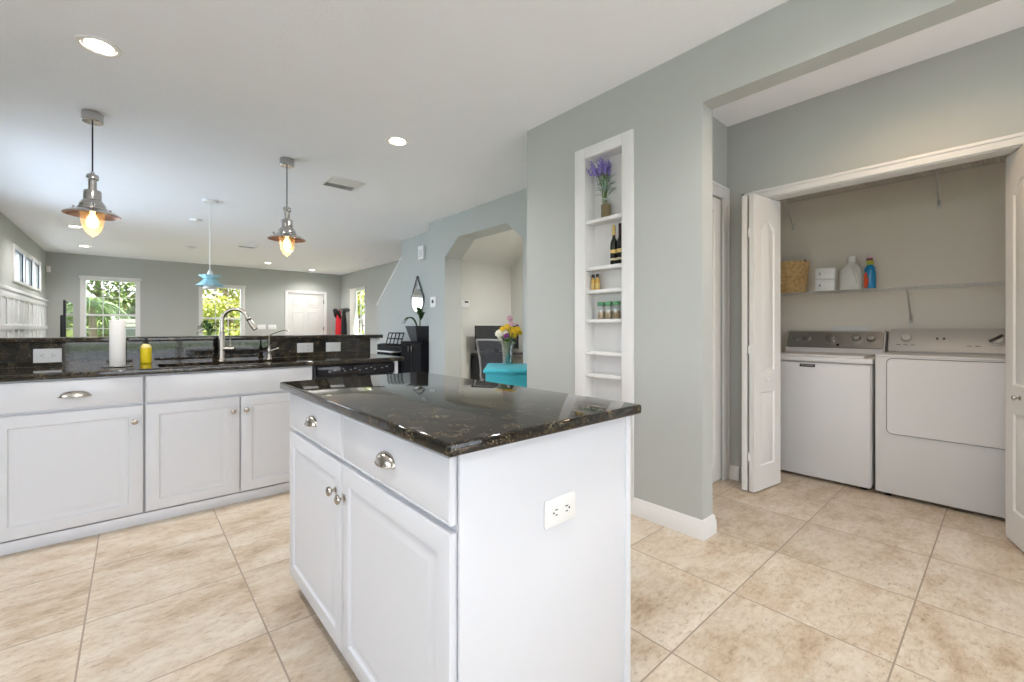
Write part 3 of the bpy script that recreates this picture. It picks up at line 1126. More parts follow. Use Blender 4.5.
sb = thing('soap_bottle', 'yellow dish soap bottle with a black pump beside the sink', 'soap bottle', (.066, 3.845, .914))
MB().lathe([(.001, 0), (.026, 0), (.029, .004), (.030, .012), (.030, .105)], 24).obj('body', M['yellow'], sb)
MB().lathe([(.030, .105), (.0295, .112), (.022, .126), (.013, .132)], 24).obj('shoulder', M['amber'], sb)
m = MB().lathe([(.014, .13), (.014, .146), (.006, .149), (.006, .164), (.010, .166), (.010, .174), (.001, .177)], 16)
m.tube([(0, 0, .169), (-.02, -.012, .169), (-.031, -.019, .162)], .0042, 8)
m.obj('pump', M['black'], sb)

# ================================================================== SHELF NICHE
ns = thing('niche_shelf', 'tall white recessed shelf unit in the grey wall', 'shelf unit', (NX, 0, 0))
m = MB()
d0 = -.014
m.box(d0, 0, 1.527, 1.612, .08, 2.385, .003).box(d0, 0, 1.908, 1.998, .08, 2.385, .003).box(d0, 0, 1.612, 1.908, 2.31, 2.385, .003)
m.box(d0, 0, 1.612, 1.908, .08, .32, .003)
m.obj('frame', M['trim'], ns)
ND = .092
m = MB()
m.box(ND, ND + .01, 1.602, 1.918, .302, 2.318)
m.box(0, ND, 1.602, 1.612, .302, 2.318).box(0, ND, 1.908, 1.918, .302, 2.318)
m.box(0, ND, 1.612, 1.908, 2.308, 2.318).box(0, ND, 1.612, 1.908, .302, .32)
m.obj('lining', M['trim'], ns)
for z in (1.887, 1.567, 1.411, 1.212, .995, .845, .66, .48):
    MB().box(.001, ND, 1.612, 1.908, z - .024, z, .003).obj('shelf', M['trim'], ns)

# lavender
lv = thing('lavender_vase', 'glass jar of purple lavender wrapped in burlap on the top niche shelf', 'flower vase', (2.387, 1.778, 1.888))
MB().lathe([(.001, .001), (.030, .001), (.0315, .006), (.0315, .088), (.029, .09)], 24).obj('burlap_band', M['burlap'], lv)
MB().lathe([(.0275, .002), (.0275, .115), (.030, .128), (.029, .128), (.0265, .115), (.0265, .004), (.001, .004)], 24).obj('glass', M['glassc'], lv)
st, fl, lf = MB(), MB(), MB()
rn = random.Random(3)
for k in range(30):
    yo = rn.uniform(-.03, .118)
    xo = rn.uniform(-.07, .04)
    zt = .375 - abs(yo - .03) * .5 + rn.uniform(-.03, .03)
    b0 = Vector((rn.uniform(-.012, .012), rn.uniform(-.012, .012), .03))
    tip = Vector((xo, yo, zt))
    mid = b0.lerp(tip, .55) + Vector((-xo * .25, -yo * .25, .02))
    st.tube([b0, mid, tip], .0012, 5, smooth=4)
    for j in range(9):
        f = j / 8
        c = tip + (tip - mid).normalized() * (-.045 + .06 * f)
        for w_ in range(2):
            fl.ico((c.x + rn.uniform(-.008, .008), c.y + rn.uniform(-.008, .008), c.z + rn.uniform(-.003, .003)), .0052 * (1.15 - .5 * f), 1)
for k in range(26):
    a = rn.uniform(0, 2 * PI)
    z = rn.uniform(.14, .25)
    b0 = Vector((.012 * math.cos(a), .02 * math.sin(a), z))
    lf.leaf(b0, b0 + Vector((.045 * math.cos(a), .06 * math.sin(a), rn.uniform(.0, .05))), .006, .008)
st.obj('stem', M['stem'], lv)
fl.obj('blossoms', M['lav'], lv)['kind'] = 'stuff'
lf.obj('leaves', M['sage'], lv)['kind'] = 'stuff'


def wine(y, neckmat, label, h=.262):
    r = thing('wine_bottle', label, 'bottle', (2.388, y, 1.568), group='wine bottles in the niche')
    MB().lathe([(.001, .0), (.021, .0), (.0235, .003), (.0235, .135), (.021, .155), (.012, .178), (.0105, .19), (.0105, h - .02), (.001, h - .02)], 24).obj('bottle', M['wine'], r)
    MB().lathe([(.011, .195), (.0112, h - .004), (.010, h), (.001, h)], 20).obj('neck_foil', neckmat, r)
    MB().lathe([(.0238, .075), (.024, .076), (.024, .098), (.0238, .099)], 24, cap=False).obj('emblem', M['gold'], r)
    MB().lathe([(.0238, .028), (.024, .029), (.024, .042), (.0238, .043)], 24, cap=False).obj('label_band', M['cream'], r)


wine(1.714, M['gold'], 'dark wine bottle with gold neck foil on the second niche shelf')
wine(1.664, M['foil'], 'dark wine bottle with dark neck foil on the second niche shelf', .266)
for y, lab in ((1.883, 'small amber oil bottle left of its twin on the third niche shelf'), (1.848, 'small amber oil bottle right of its twin on the third niche shelf')):
    r = thing('oil_bottle', lab, 'bottle', (2.388, y, 1.412), group='oil bottles in the niche')
    MB().lathe([(.001, 0), (.0145, 0), (.016, .003), (.016, .06), (.012, .074), (.0085, .08), (.0085, .092), (.001, .092)], 20).obj('bottle', M['amberoil'], r)
    MB().lathe([(.0105, .088), (.0105, .106), (.009, .109), (.001, .109)], 16).obj('cap', M['black'], r)
    MB().lathe([(.0162, .012), (.0165, .013), (.0165, .045), (.0162, .046)], 20, cap=False).obj('label_band', M['gold'], r)
for y, pos in ((1.815, 'leftmost of three'), (1.752, 'middle of three'), (1.688, 'rightmost of three')):
    r = thing('spice_jar', 'spice jar with a green lid, %s on the fourth niche shelf' % pos, 'jar', (2.386, y, 1.213), group='spice jars in the niche')
    MB().lathe([(.001, .001), (.0225, .001), (.024, .004), (.024, .08), (.021, .09), (.021, .092), (.020, .092), (.0225, .08), (.0225, .003), (.001, .003)], 24).obj('glass', M['glassc'], r)
    MB().lathe([(.001, .0035), (.022, .0035), (.022, .052), (.001, .054)], 20).obj('spice', M['spice'], r)
    MB().lathe([(.0235, .091), (.0245, .093), (.0245, .113), (.022, .116), (.001, .116)], 24).obj('lid', M['greenlid'], r)

# ================================================================== LAUNDRY
# bifold doors: slab with an arched and a square raised panel on each face
def arch_loop(x0, x1, z0, z1, rise, ins, n=10):
    x0, x1, z0, z1 = x0 + ins, x1 - ins, z0 + ins, z1 - ins
    pts = [(x0, z0), (x1, z0)]
    pts.append((x1, z1 - rise))
    c = (x0 + x1) / 2
    for i in range(1, n):
        f = i / n
        x = x1 + (x0 - x1) * f
        pts.append((x, z1 - rise + rise * (.5 - .5 * math.cos(2 * PI * f)) ** .8))
    pts.append((x0, z1 - rise))
    return pts


def bifold_leaf(parent, w, name='door_leaf'):
    """leaf in local x 0..w, thickness 0..-.034 in y; profiled front towards -y and flat back"""
    mb = MB()
    z0, z1, t = .012, 2.085, .034
    mb.loops([[(0, 0, z0), (w, 0, z0), (w, 0, z1), (0, 0, z1)], [(0, -t, z0), (w, -t, z0), (w, -t, z1), (0, -t, z1)]], cap1=False)
    tb = bmesh.new()
    edges = []

    def ring(pts):
        vs = [tb.verts.new((x, -t, z)) for x, z in pts]
        for a, b in zip(vs, vs[1:] + vs[:1]):
            edges.append(tb.edges.new((a, b)))
    ring([(0, z0), (w, z0), (w, z1), (0, z1)])
    mg = .085
    L1 = lambda i: arch_loop(mg, w - mg, .85, 1.93, .07, i)
    L2 = lambda i: arch_loop(mg, w - mg, .18, .70, 0.0, i)
    ring(L1(0))
    ring(L2(0))
    bmesh.ops.triangle_fill(tb, use_beauty=True, use_dissolve=False, edges=edges, normal=Vector((0, -1, 0)))
    mb.add(tb)
    for L in (L1, L2):
        mb.loops([[(x, -t + d, z) for x, z in L(i)] for i, d in ((0, 0), (.008, .008), (.018, .008), (.034, .001))], cap0=False)
    bmesh.ops.remove_doubles(mb.bm, verts=mb.bm.verts[:], dist=1e-5)
    bmesh.ops.recalc_face_normals(mb.bm, faces=mb.bm.faces[:])
    return mb.obj(name, M['doorw'], parent, angle=25)


def leaf_at(parent, a, b, w, flip=False):
    """stand a leaf on the line a->b with its profiled side to the right of travel a->b (or left when flip)"""
    d = Vector((b[0] - a[0], b[1] - a[1]))
    ang = math.atan2(d.y, d.x)
    o = bifold_leaf(parent, w)
    o.location = (a[0], a[1], 0)
    o.rotation_euler = (0, 0, ang)
    return o


bl = thing('bifold_door', 'white bifold closet door folded open left of the washer', 'door')
fold = Vector((3.250, 1.196))
lead = leaf_at(bl, fold, (3.607, 1.144), .362)
jb = leaf_at(bl, (3.585, 1.24), (3.238, 1.236 - .0), .345)
jb.location = (3.590, 1.205, 0)
jb.rotation_euler = (0, 0, PI - .015)
knob(lead, .14, .79, -.034, .014).data.materials[0] = M['plastic']
m = MB()
for z in (.25, 1.0, 1.82):
    m.box(3.2465, 3.254, 1.1965, 1.2045, z - .03, z + .03, .001)
m.obj('hinge', M['plastic'], bl)
br = thing('bifold_door', 'white bifold closet door at the right edge beside the dryer', 'door')
# its profiled face looks to +y, so the leaf is stood from the track end towards the fold
lead = leaf_at(br, (3.615, -.020), (3.272, -.130), .36)
lead.rotation_euler = (0, 0, math.atan2(-.11, -.343))
knob(lead, .165, .79, -.034, .014).data.materials[0] = M['nickel']
jb = leaf_at(br, (3.262, -.139), (3.605, -.172), .345)
m = MB()
for z in (.25, 1.0, 1.82):
    m.box(3.262, 3.270, -.142, -.128, z - .03, z + .03, .001)
m.obj('hinge', M['plastic'], br)


def rrect(x0, x1, z0, z1, r, n=5):
    pts = []
    for cx, cz, a0 in ((x1 - r, z0 + r, -PI / 2), (x1 - r, z1 - r, 0), (x0 + r, z1 - r, PI / 2), (x0 + r, z0 + r, PI)):
        for i in range(n + 1):
            a = a0 + PI / 2 * i / n
            pts.append((cx + r * math.cos(a), cz + r * math.sin(a)))
    return pts


# washer: local x along world -y, front towards world -x
wa = thing('washing_machine', 'white top-load washer with a grey five-knob console', 'washer', (3.885, 1.31, 0), -PI / 2)
WW = .684
m = MB()
m.box(0.006, WW - .006, .012, .64, .03, .895, .01)
m.obj('cabinet', M['appl'], wa)
MB().box(.0, WW - .012, 0, .03, .025, .888, .008).obj('front_panel', M['appl'], wa)
m = MB()
m.box(-.002, WW + .002, -.004, .66, .897, .938, .012)
m.box(.05, WW - .05, .03, .46, .936, .952, .007)
m.obj('lid', M['appl'], wa)
m = MB()
for x in (.06, WW - .06):
    for y in (.06, .58):
        m.lathe([(.02, 0), (.022, .012), (.012, .016), (.012, .04)], 12, T(x, y, 0))
m.each('foot', M['black'], wa)
prof = [(.455, .938), (.468, .985), (.53, 1.125), (.545, 1.135), (.66, 1.135), (.66, .938)]
m = MB().loops([[(x, y, z) for y, z in prof] for x in (.004, WW - .004)])
bmesh.ops.bevel(m.bm, geom=m.bm.edges[:], offset=.012, segments=3, affect='EDGES')
con = m.obj('console', M['appl'], wa)
# sloping grey face plate with knobs
tilt = math.atan2(.062, .14)
FP = T(0, .4665, .985) @ RX(-tilt)
plate = MB().loops([[(x, -.002, z) for x, z in rrect(.015, WW - .012, .004, .152, .02)], [(x, -.007, z) for x, z in rrect(.017, WW - .014, .006, .150, .02)]], mtx=FP).obj('face_plate', M['conw'], con)
for x, r in ((.085, .024), (.165, .024), (.335, .034), (.505, .026), (.598, .026)):
    MB().lathe([(.001, 0), (r * 1.15, 0), (r * 1.15, .004), (r, .008), (r * .92, .026), (r * .8, .03), (.001, .031)], 24, FP @ T(x, -.006, .088) @ RX(PI / 2)).obj('knob', M['steel'], con)
m = MB()
for x in (.05, .12, .20, .40, .44, .55):
    m.box(x, x + .03, -.0078, -.0065, .030, .034)
m.box(.41, .47, -.0078, -.0065, .028, .033)
m.xf(FP).each('print', M['mark'], con)
MB().lathe([(.001, 0), (.011, 0), (.011, .002), (.001, .002)], 16, FP @ T(.385, -.006, .030) @ RX(PI / 2)).obj('emblem', M['black'], con)
bd = MB().box(.246, .345, -.004, .002, .858, .880, .001).obj('badge', M['black'], wa)
m = MB()
for k in range(6):
    m.box(.257 + k * .0135, .266 + k * .0135, -.0046, -.0036, .866, .873)
m.each('print', M['mark'], bd)

# dryer
dy = thing('clothes_dryer', 'white front-load dryer with a wide door right of the washer', 'dryer', (3.88, .612, 0), -PI / 2)
DW = .686
MB().box(.004, DW - .004, .01, .64, .03, .955, .008).obj('cabinet', M['appl'], dy)
MB().box(.0, DW, 0, .028, .025, .958, .01).obj('front_panel', M['appl'], dy)
MB().box(-.001, DW + .001, .0, .66, .956, .972, .006).obj('top', M['appl'], dy)
m = MB()
dl = [(x, z) for x, z in rrect(.064, DW - .05, .437, .945, .03)]
dl2 = [(x, z) for x, z in rrect(.068, DW - .054, .441, .941, .03)]
m.loops([[(x, -.0005, z) for x, z in dl], [(x, -.012, z) for x, z in dl], [(x, -.016, z) for x, z in dl2]])
m.obj('door', M['appl'], dy)
m = MB().loops([[(x, -.0012, z) for x, z in rrect(.060, DW - .046, .433, .949, .032)], [(x, -.0003, z) for x, z in rrect(.060, DW - .046, .433, .949, .032)]])
m.obj('door_gasket', M['slot'], dy)
m = MB()
for x in (.06, DW - .06):
    for y in (.06, .58):
        m.lathe([(.02, 0), (.022, .012), (.012, .016), (.012, .04)], 12, T(x, y, 0))
m.each('foot', M['black'], dy)
prof = [(.455, .972), (.463, 1.0), (.525, 1.135), (.54, 1.147), (.66, 1.147), (.66, .972)]
m = MB().loops([[(x, y, z) for y, z in prof] for x in (.002, DW - .002)])
bmesh.ops.bevel(m.bm, geom=m.bm.edges[:], offset=.01, segments=3, affect='EDGES')
con = m.obj('console', M['cond'], dy)
tilt = math.atan2(.062, .135)
FP = T(0, .463, 1.0) @ RX(-tilt)
MB().lathe([(.001, 0), (.034, 0), (.034, .004), (.027, .008), (.025, .022), (.001, .023)], 24, FP @ T(.105, -.002, .085) @ RX(PI / 2)).obj('knob', M['cond'], con)
kb = MB().lathe([(.001, 0), (.045, 0), (.045, .004), (.033, .008), (.03, .02), (.001, .021)], 24, FP @ T(.56, -.002, .08) @ RX(PI / 2))
kb.obj('timer_dial', M['cond'], con)
MB().box(-.008, .008, -.034, -.018, -.038, .038, .003).xf(FP @ T(.555, -.002, .08) @ RY(.9)).obj('dial_pointer', M['black'], con)
m = MB()
for x in (.265, .30):
    m.box(x, x + .012, -.004, -.001, .075, .092)
for x in (.05, .09, .13, .42, .46):
    m.box(x, x + .025, -.0035, -.001, .028, .032)
m.xf(FP).each('print', M['slot'], con)

bx = thing('utility_box', 'white recessed water outlet box on the wall behind the washer', 'outlet box', (4.58, .89, 1.092), -PI / 2)
MB().box(-.13, .13, -.008, 0, -.09, .075, .003).obj('cover', M['plastic'], bx)


# wire shelves
def wire_shelf(z, label, by, y0=-.29, y1=1.42):
    r = thing('wire_shelf', label, 'wire shelf', (0, 0, z), group='wire shelves in the laundry closet')
    m = MB()
    xa, xb = 4.25, 4.572
    for x in (xa, xa + .16, xb):
        m.tube([(x, y0, 0), (x, y1, 0)], .003, 6)
    m.tube([(xa - .004, y0, -.022), (xa - .004, y1, -.022)], .003, 6)
    n = int((y1 - y0) / .027)
    for k in range(n + 1):
        y = y0 + .004 + (y1 - y0 - .008) * k / n
        m.tube([(xb, y, .004), (xa, y, .004), (xa - .004, y, -.022)], .0016, 4)
    m.obj('wire_grid', M['wire'], r)
    for y in by:
        b = MB()
        b.tube([(xa + .004, y, -.012), (4.574, y + .012, -.235)], .006, 8)
        b.box(4.568, 4.58, y, y + .024, -.26, -.20, .002)
        b.obj('bracket', M['wire'], r)
    return r


wire_shelf(1.455, 'long white wire shelf holding the detergent above the washer', (.49,))
wire_shelf(2.315, 'upper empty white wire shelf under the closet head', (.335, 1.29))
SZ = 1.4605
bk = thing('wicker_basket', 'round woven straw basket on the wire shelf', 'basket', (4.40, 1.283, SZ))
m = MB()
nst = 26
for k in range(15):
    z = .009 + k * .0172
    pts = []
    for j in range(nst * 2):
        a = 2 * PI * j / (nst * 2)
        r_ = .108 + .030 * (z / .26) + (.005 if (j + k) % 2 else -.002)
        pts.append((r_ * math.cos(a), r_ * math.sin(a), z))
    m.tube(pts, .0085, 5, closed=True)
m.obj('weave', M['wicker'], bk)
MB().tube([(.139 * math.cos(a), .139 * math.sin(a), .262) for a in [2 * PI * j / 40 for j in range(40)]], .009, 8, closed=True).obj('rim', M['wicker'], bk)
MB().lathe([(.001, 0), (.108, 0), (.112, .01), (.138, .255), (.132, .255), (.106, .012), (.001, .012)], 32).obj('lining', M['wicker'], bk)
m = MB()
for a in (PI * .62, PI * 1.38):
    c = Vector((.139 * math.cos(a), .139 * math.sin(a), .27))
    m.ico(c, .011, 2)
m.each('handle_button', M['black'], bk)

for k, lab in enumerate(('small white carton at the bottom of the stack of two on the wire shelf', 'small white carton on top of the other on the wire shelf')):
    r = thing('carton', lab, 'box', (4.36, 1.0, SZ + k * .094), group='white cartons on the wire shelf')
    MB().box(-.06, .06, -.066, .066, 0, .093, .002).obj('box', M['plastic'], r)
    m = MB().box(-.0608, -.0598, .028, .042, .036, .06)
    m.each('print', M['mark'], r)

dj = thing('detergent_jug', 'off-white detergent jug with a moulded handle on the wire shelf', 'jug', (4.38, .838, SZ), -PI / 2)
m = MB()
sec = [(0, .070, .046), (.008, .074, .05), (.09, .074, .05), (.15, .072, .05), (.185, .060, .044), (.205, .036, .032), (.222, .026, .026), (.235, .026, .026)]
L = []
for z, a, b in sec:
    L.append([(a * abs(math.cos(t)) ** .6 * math.copysign(1, math.cos(t)), b * abs(math.sin(t)) ** .6 * math.copysign(1, math.sin(t)), z) for t in [2 * PI * i / 28 for i in range(28)]])
m.loops(L)
m.obj('body', M['detgl'], dj)
MB().tube([(.012, -.046, .195), (.03, -.062, .16), (.045, -.06, .10), (.05, -.046, .05)], [.013, .012, .011, .012], 10, smooth=4).obj('handle', M['detgl'], dj)
MB().lathe([(.030, .225), (.031, .228), (.029, .268), (.026, .271), (.001, .271)], 24).obj('cap', M['plastic'], dj)

sp = thing('spray_bottle', 'blue cleaner bottle with an orange label and lime collar on the wire shelf', 'bottle', (4.36, .718, SZ), -PI / 2)
m = MB()
L = []
for z, a in [(0, .034), (.006, .037), (.12, .037), (.165, .033), (.185, .02), (.19, .018)]:
    L.append([(a * math.cos(t), a * .75 * math.sin(t), z) for t in [2 * PI * i / 24 for i in range(24)]])
m.loops(L)
m.obj('body', M['bluebot'], sp)
MB().loops([[(-.034, -.0205, .01), (-.010, -.0285, .01), (-.004, -.0292, .07), (-.018, -.0270, .135), (-.034, -.0205, .12)],
            [(-.034, -.0165, .01), (-.010, -.0245, .01), (-.004, -.0252, .07), (-.018, -.0230, .135), (-.034, -.0165, .12)]]).obj('label_band', M['redlab'], sp)
MB().lathe([(.020, .188), (.024, .19), (.022, .222), (.001, .222)], 20).obj('collar', M['limecap'], sp)
MB().box(-.024, .018, -.012, .012, .222, .242, .005).obj('trigger', M['maroon'], sp)
MB().lathe([(.014, .242), (.013, .262), (.008, .27), (.001, .271)], 16).obj('cap', M['pinkcap'], sp)


# ================================================================== CEILING FIXTURES
def can_light(x, y, label, power=6, lit=True, r=.096, tint=(1, .97, .94)):
    t = thing('recessed_light', label, 'ceiling light', (x, y, CZ), group='recessed ceiling lights')
    MB().lathe([(r * .74, -.001), (r * .78, -.006), (r * .97, -.008), (r, -.004), (r, 0), (r * .74, 0)], 32, cap=False).obj('trim_ring', M['plastic'], t)
    MB().lathe([(r * .76, -.002), (r * .62, -.0012)], 32, cap=False).obj('baffle', M['canoff'], t)
    MB().lathe([(r * .62, -.002), (r * .3, -.006), (.001, -.007)], 32, cap=False).obj('lens', M['canglow'] if lit else M['plastic'], t)
    if lit and power:
        light('lamp_light', 'SPOT', (x, y, CZ - .02), (0, 0, 0), power, tint, spot_size=math.radians(150), spot_blend=.8, shadow_soft_size=.05).parent = None
    return t


can_light(-.141, 3.295, 'lit recessed ceiling light above the base cabinets, nearest the camera', 24)
can_light(1.652, 3.336, 'lit recessed ceiling light near the top of the niche wall', 24)
can_light(-.666, 9.366, 'lit recessed ceiling light low behind the left pendant lamp', 22)
can_light(-.696, 11.468, 'lit recessed ceiling light closest to the high left window', 22)
can_light(2.358, 9.502, 'lit recessed ceiling light just behind the right pendant bulb', 22)
can_light(2.414, 11.571, 'lit recessed ceiling light above the blue-shade window area', 22)
can_light(3.584, 12.186, 'lit recessed ceiling light over the front door', 22)
can_light(4.001, 9.586, 'unlit recessed light beside the stair wall top', 0, False, .07)
can_light(2.80, .30, 'recessed light in the laundry passage ceiling', 8, tint=(1, .66, .38))
for x_, y_, l_ in ((-.14, .55, 'added recessed fill light over the left side of the floor, out of the picture'), (1.62, .45, 'added recessed fill light over the island, out of the picture'), (.75, -1.3, 'added recessed fill light by the patio doors, out of the picture')):
    can_light(x_, y_, l_, 15)  # extra cans, added out of view to lift floor and ceiling
can_light(4.1, 3.7, 'unseen recessed light added to brighten the desk nook', 50)  # unseen can, added to brighten the nook walls


def smoke(x, y, r, label):
    t = thing('smoke_detector', label, 'smoke detector', (x, y, CZ), group='round ceiling detectors')
    MB().lathe([(r, 0), (r, -.012), (r * .9, -.026), (r * .55, -.032), (.001, -.033)], 28, cap=False).obj('housing', M['plastic'], t)
    MB().lathe([(r * .35, -.0315), (r * .3, -.036), (.001, -.037)], 20, cap=False).obj('sensor_cap', M['plastic'], t)


smoke(.677, 7.629, .075, 'white smoke detector behind the pale blue pendant cord')
smoke(.848, 10.253, .07, 'flat white disc on the ceiling above the blue-shade window')


def vent(x, y, w, d, label):
    t = thing('ceiling_vent', label, 'air vent', (x, y, CZ), group='ceiling air vents')
    m = MB()
    f = .032
    m.box(-w / 2, w / 2, -d / 2, -d / 2 + f, -.008, 0, .003).box(-w / 2, w / 2, d / 2 - f, d / 2, -.008, 0, .003)
    m.box(-w / 2, -w / 2 + f, -d / 2 + f, d / 2 - f, -.008, 0, .003).box(w / 2 - f, w / 2, -d / 2 + f, d / 2 - f, -.008, 0, .003)
    m.obj('frame', M['plastic'], t)
    MB().box(-w / 2 + f, w / 2 - f, -d / 2 + f, d / 2 - f, -.0012, 0).obj('backing', M['greyframe'], t)
    n = 7
    for k in range(n):
        y_ = -d / 2 + f + (d - 2 * f) * (k + .5) / n
        MB().box(-w / 2 + f, w / 2 - f, -.0008, .0008, -.011, .011).xf(T(0, y_, -.0085) @ RX(.75 if k < 4 else -.75)).obj('slat', M['plastic'], t)


vent(1.69, 4.71, .36, .36, 'square white ceiling vent right of the pendants')
vent(1.63, 9.42, .30, .40, 'small ceiling vent far behind the blue pendant')


def pendant(x, y, label):
    t = thing('pendant_lamp', label, 'pendant lamp', (x, y, 0), group='industrial pendants over the bar')
    MB().lathe([(.058, 2.704), (.060, 2.70), (.060, 2.642), (.056, 2.637), (.001, 2.636)], 28).obj('canopy', M['steel'], t)
    MB().tube([(0, 0, 2.64), (0, 0, 2.265)], .0045, 8).obj('cord', M['black'], t)
    m = MB().lathe([(.001, 2.282), (.010, 2.28), (.012, 2.262), (.030, 2.258), (.034, 2.252), (.034, 2.226), (.030, 2.222), (.023, 2.220), (.023, 2.15), (.026, 2.148), (.045, 2.144), (.049, 2.136), (.049, 2.075), (.055, 2.07), (.064, 2.055), (.071, 2.045), (.073, 2.025), (.082, 2.018), (.084, 2.0), (.080, 1.994), (.06, 1.994)], 32, cap=False)
    m.obj('housing', M['steel'], t)
    sh = MB().lathe([(.06, 2.004), (.085, 2.008), (.12, 1.994), (.150, 1.976), (.158, 1.968), (.1585, 1.9655), (.157, 1.9665)], 40, cap=False).obj('shade', M['steel'], t)
    MB().lathe([(.157, 1.9665), (.149, 1.973), (.12, 1.989), (.085, 2.001), (.06, 1.998)], 40, cap=False).obj('shade_lining', M['copper'], sh)
    for a in (.6, .6 + 2.094, .6 + 4.189):
        c, s_ = math.cos(a), math.sin(a)
        MB().tube([(.080 * c, .080 * s_, 2.012), (.104 * c, .104 * s_, 2.016), (.110 * c, .110 * s_, 2.022), (.116 * c, .116 * s_, 2.03)], [.004, .004, .009, .006], 8).obj('wing_screw', M['steel'], t)
    MB().lathe([(.066, 1.996), (.066, 1.955), (.063, 1.92), (.054, 1.88), (.040, 1.848), (.022, 1.826), (.008, 1.816), (.006, 1.806), (.001, 1.803)], 32, cap=False).obj('glass_globe', M['lampglass'], t)
    MB().lathe([(.014, 1.995), (.015, 1.975), (.030, 1.945), (.036, 1.915), (.029, 1.885), (.001, 1.872)], 20).obj('bulb', M['bulb'], t)
    light('lamp_light', 'POINT', (x, y, 1.86), (0, 0, 0), .7, (1, .60, .28), shadow_soft_size=.04)


pendant(-.22, 4.35, 'left steel pendant lamp with a copper-lined shade above the paper towels')
pendant(1.064, 4.357, 'right steel pendant lamp with a glowing bulb above the small tap')

bp = thing('blue_pendant', 'pale blue tiered pendant lamp hanging before the middle window', 'pendant lamp', (.705, 6.385, 0))
MB().lathe([(.078, 2.704), (.080, 2.698), (.076, 2.682), (.04, 2.674), (.001, 2.673)], 28).obj('canopy', M['plastic'], bp)
MB().tube([(0, 0, 2.68), (0, 0, 1.84)], .005, 8).obj('cord', M['plastic'], bp)
MB().lathe([(.001, 1.862), (.012, 1.858), (.026, 1.835), (.034, 1.795), (.03, 1.785)], 24).obj('socket_cap', M['plastic'], bp)


def flared(r0, z0, r1, z1, n=9, wob=.010):
    t = bmesh.new()
    seg = n * 6
    rings = []
    for f in (0, .33, .66, 1):
        ring = []
        for k in range(seg):
            a = 2 * PI * k / seg
            r = r0 + (r1 - r0) * (f ** 1.3) + wob * f * math.cos(n * a)
            z = z0 + (z1 - z0) * f
            ring.append(t.verts.new((r * math.cos(a), r * math.sin(a), z)))
        rings.append(ring)
    for a, b in zip(rings, rings[1:]):
        for k in range(seg):
            k2 = (k + 1) % seg
            t.faces.new((a[k], a[k2], b[k2], b[k]))
    mb = MB()
    mb.add(t)
    return mb


def solid_obj(mb, name, m_, parent, th=.003):
    o = mb.obj(name, m_, parent)
    md = o.modifiers.new('thickness', 'SOLIDIFY')
    md.thickness = th
    return o


solid_obj(flared(.055, 1.745, .110, 1.797), 'upper_tier', M['blue'], bp)
solid_obj(flared(.060, 1.760, .146, 1.668, wob=.006), 'lower_tier', M['blue'], bp)
solid_obj(flared(.05, 1.70, .078, 1.632, wob=0), 'inner_ring', M['plastic'], bp)

# ================================================================== NOOK, ARCH, STAIR WALL
ch = thing('teal_chest', 'turquoise painted chest beside the end of the niche wall', 'chest', (2.352, 3.085, 0), -math.radians(41.13))
CWd, CDp = .52, .74
MB().box(.02, CWd - .02, .025, CDp - .02, .06, .75, .003).obj('body', M['teal'], ch)
MB().box(0, CWd, 0, CDp, .752, .78, .006).obj('top', M['teal'], ch)
for z0, z1 in ((.52, .725), (.30, .505), (.08, .285)):
    dd_ = panel_part('drawer', ch, .035, CWd - .035, z0, z1, [(.012, .002)], y=.012, t=.013, m_=M['teal'])
    MB().lathe([(.001, 0), (.008, 0), (.007, .012), (.015, .02), (.012, .028), (.001, .03)], 16, T(CWd / 2, .012, (z0 + z1) / 2) @ RX(PI / 2)).obj('knob', M['nickel'], dd_)
for x in (.03, CWd - .08):
    for y in (.03, CDp - .08):
        MB().box(x, x + .05, y, y + .05, 0, .06, .004).each('foot', M['teal'], ch)

fv = thing('flower_vase', 'cut glass vase of yellow, white and pink flowers on the turquoise chest', 'flower vase', (2.92, 3.415, .78))
MB().lathe([(.001, .001), (.048, .001), (.050, .006), (.055, .12), (.068, .24), (.066, .24), (.052, .12), (.046, .022), (.001, .018)], 20).obj('glass', M['glassc'], fv)
MB().lathe([(.001, .02), (.044, .02), (.050, .12), (.0505, .125), (.001, .125)], 20).obj('water', M['glassc'], fv)
st, lf = MB(), MB()
rn = random.Random(11)
Rv = Vector((.753, -.658, 0))
Fv = Vector((.658, .753, 0))
blooms = [(u_, z_ + .035, m_, r_ * 1.18) for u_, z_, m_, r_ in [(-.085, .30, 'whi', .042), (-.035, .31, 'whi', .036), (-.012, .275, 'purp', .03), (.03, .34, 'yel', .042), (.075, .33, 'yel', .04), (.105, .34, 'yel', .034),
          (.0, .37, 'yel', .032), (.04, .40, 'pink', .03), (.025, .455, 'pink', .032), (-.05, .345, 'yel', .03), (.06, .28, 'yel', .036), (-.07, .26, 'whi', .03), (.02, .30, 'pink', .028), (.125, .305, 'yel', .03), (.1, .375, 'purp', .02)]]
